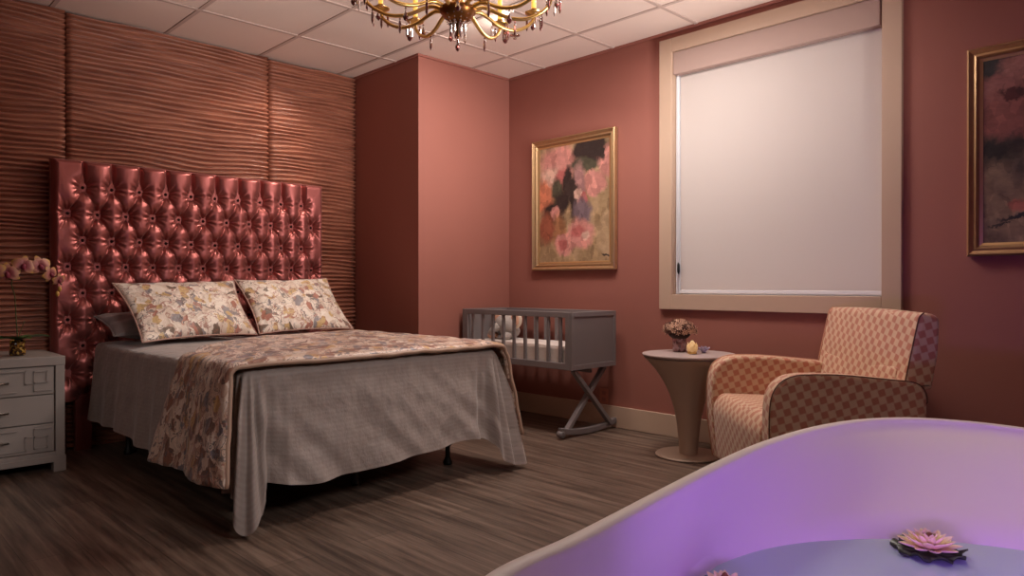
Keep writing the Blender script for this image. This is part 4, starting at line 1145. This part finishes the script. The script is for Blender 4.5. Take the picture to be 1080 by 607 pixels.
bm = bmesh.new(); box(bm, -.03, .04, -.02, .02, 0, .035); obj('case', bm, M['black'], ad, bevel=.005)

# glowing panel added as daylight behind the blind and past its edges
bm = bmesh.new(); box(bm, 1.0, 4.6, 1.6, 1.62, 0, 3.2); o = obj('daylight_panel', bm, M['sky']); o['kind'] = 'structure'

# ------------------------------------------------------------------ lights
def area(name, loc, target, size, power, color, sy=None, spread=None):
    l = bpy.data.lights.new(name, 'AREA'); l.energy = power; l.color = color; l.size = size
    if sy: l.shape = 'RECTANGLE'; l.size_y = sy
    if spread: l.spread = spread
    o = bpy.data.objects.new(name, l); COL.objects.link(o); o.location = loc
    o.rotation_euler = (Vector(target)-Vector(loc)).to_track_quat('-Z', 'Y').to_euler(); return o
def spot(name, loc, target, power, color, ang, blend=.6, rad=.1):
    l = bpy.data.lights.new(name, 'SPOT'); l.energy = power; l.color = color; l.spot_size = radians(ang); l.spot_blend = blend; l.shadow_soft_size = rad
    o = bpy.data.objects.new(name, l); COL.objects.link(o); o.location = loc
    o.rotation_euler = (Vector(target)-Vector(loc)).to_track_quat('-Z', 'Y').to_euler(); return o
def point(name, loc, power, color, rad=.1):
    l = bpy.data.lights.new(name, 'POINT'); l.energy = power; l.color = color; l.shadow_soft_size = rad
    o = bpy.data.objects.new(name, l); COL.objects.link(o); o.location = loc; return o
WARM = (1, .91, .85)
area('key_light', (2.45, -.80, 2.40), (2.45, -.85, 0), .45, 21, WARM)
area('bed_downlight', (1.7, -.80, 2.42), (1.2, -1.8, 0), .25, 15, (1, .91, .83))
spot('panel_wash', (.50, -1.15, 2.40), (0, -2.1, 1.1), 34, (1, .86, .72), 90, .8, .04)
spot('corner_wash', (3.2, -.95, 2.35), (.8, -.35, 1.3), 22, (1, .90, .86), 62, .8, .15)  # added spot, brightens the right-hand face of the chase
point('chandelier_light', (2.585, -2.0, 2.25), 1.5, (1, .82, .64), .15)
spot('bed_fill', (5.3, -2.0, 2.2), (1.7, -2.1, .35), 140, (1, .94, .91), 38, .6, .4)
spot('ceiling_fill', (4.8, -1.0, .95), (2.2, -1.0, 2.45), 420, (1, .91, .86), 64, .9, .3)  # unseen upward spot added to brighten the ceiling
spot('ceiling_fill_left', (1.2, -3.9, 1.0), (1.3, -2.9, 2.45), 55, (1, .91, .86), 56, .9, .3)  # second added spot out of view, lifts the left ceiling
spot('tub_downlight', (4.2, -2.3, 2.40), (4.10, -2.5, .4), 20, (1, .92, .87), 60, .5, .1)
spot('chair_fill', (5.3, -3.3, 1.9), (3.3, -.6, .4), 30, (1, .90, .85), 30, .8, .3)
spot('bedside_fill', (3.4, -4.6, 1.5), (1.3, -2.8, .35), 28, (1, .92, .86), 36, .8, .3)
area('tub_glow', (4.66, -2.35, .53), (3.95, -2.15, .53), .9, 1.5, (.38, .16, 1.0), .05)
area('tub_glow_end', (4.42, -3.10, .54), (4.36, -1.7, .53), .35, 2.4, (.40, .18, 1.0), .04, radians(110))
area('tub_glow_side', (4.64, -2.15, .54), (4.1, -1.75, .54), .4, .4, (.40, .18, 1.0), .04)
w = bpy.data.worlds.new('world'); scn.world = w; w.use_nodes = True
w.node_tree.nodes['Background'].inputs[0].default_value = (1, .86, .8, 1); w.node_tree.nodes['Background'].inputs[1].default_value = .06

# ------------------------------------------------------------------ camera
cam = bpy.data.cameras.new('camera'); co = bpy.data.objects.new('camera', cam); COL.objects.link(co); scn.camera = co
cam.sensor_width = 36; cam.lens = 758.9*36/1080; cam.clip_start = .02
yaw, pit = .7965, .0034
F_ = Vector((-sin(yaw)*cos(pit), cos(yaw)*cos(pit), -sin(pit)))
co.location = (4.6596, -3.7447, .9155); co.rotation_euler = F_.to_track_quat('-Z', 'Y').to_euler()
scn.view_settings.view_transform = 'Standard'; scn.view_settings.look = 'None'; scn.view_settings.exposure = 0
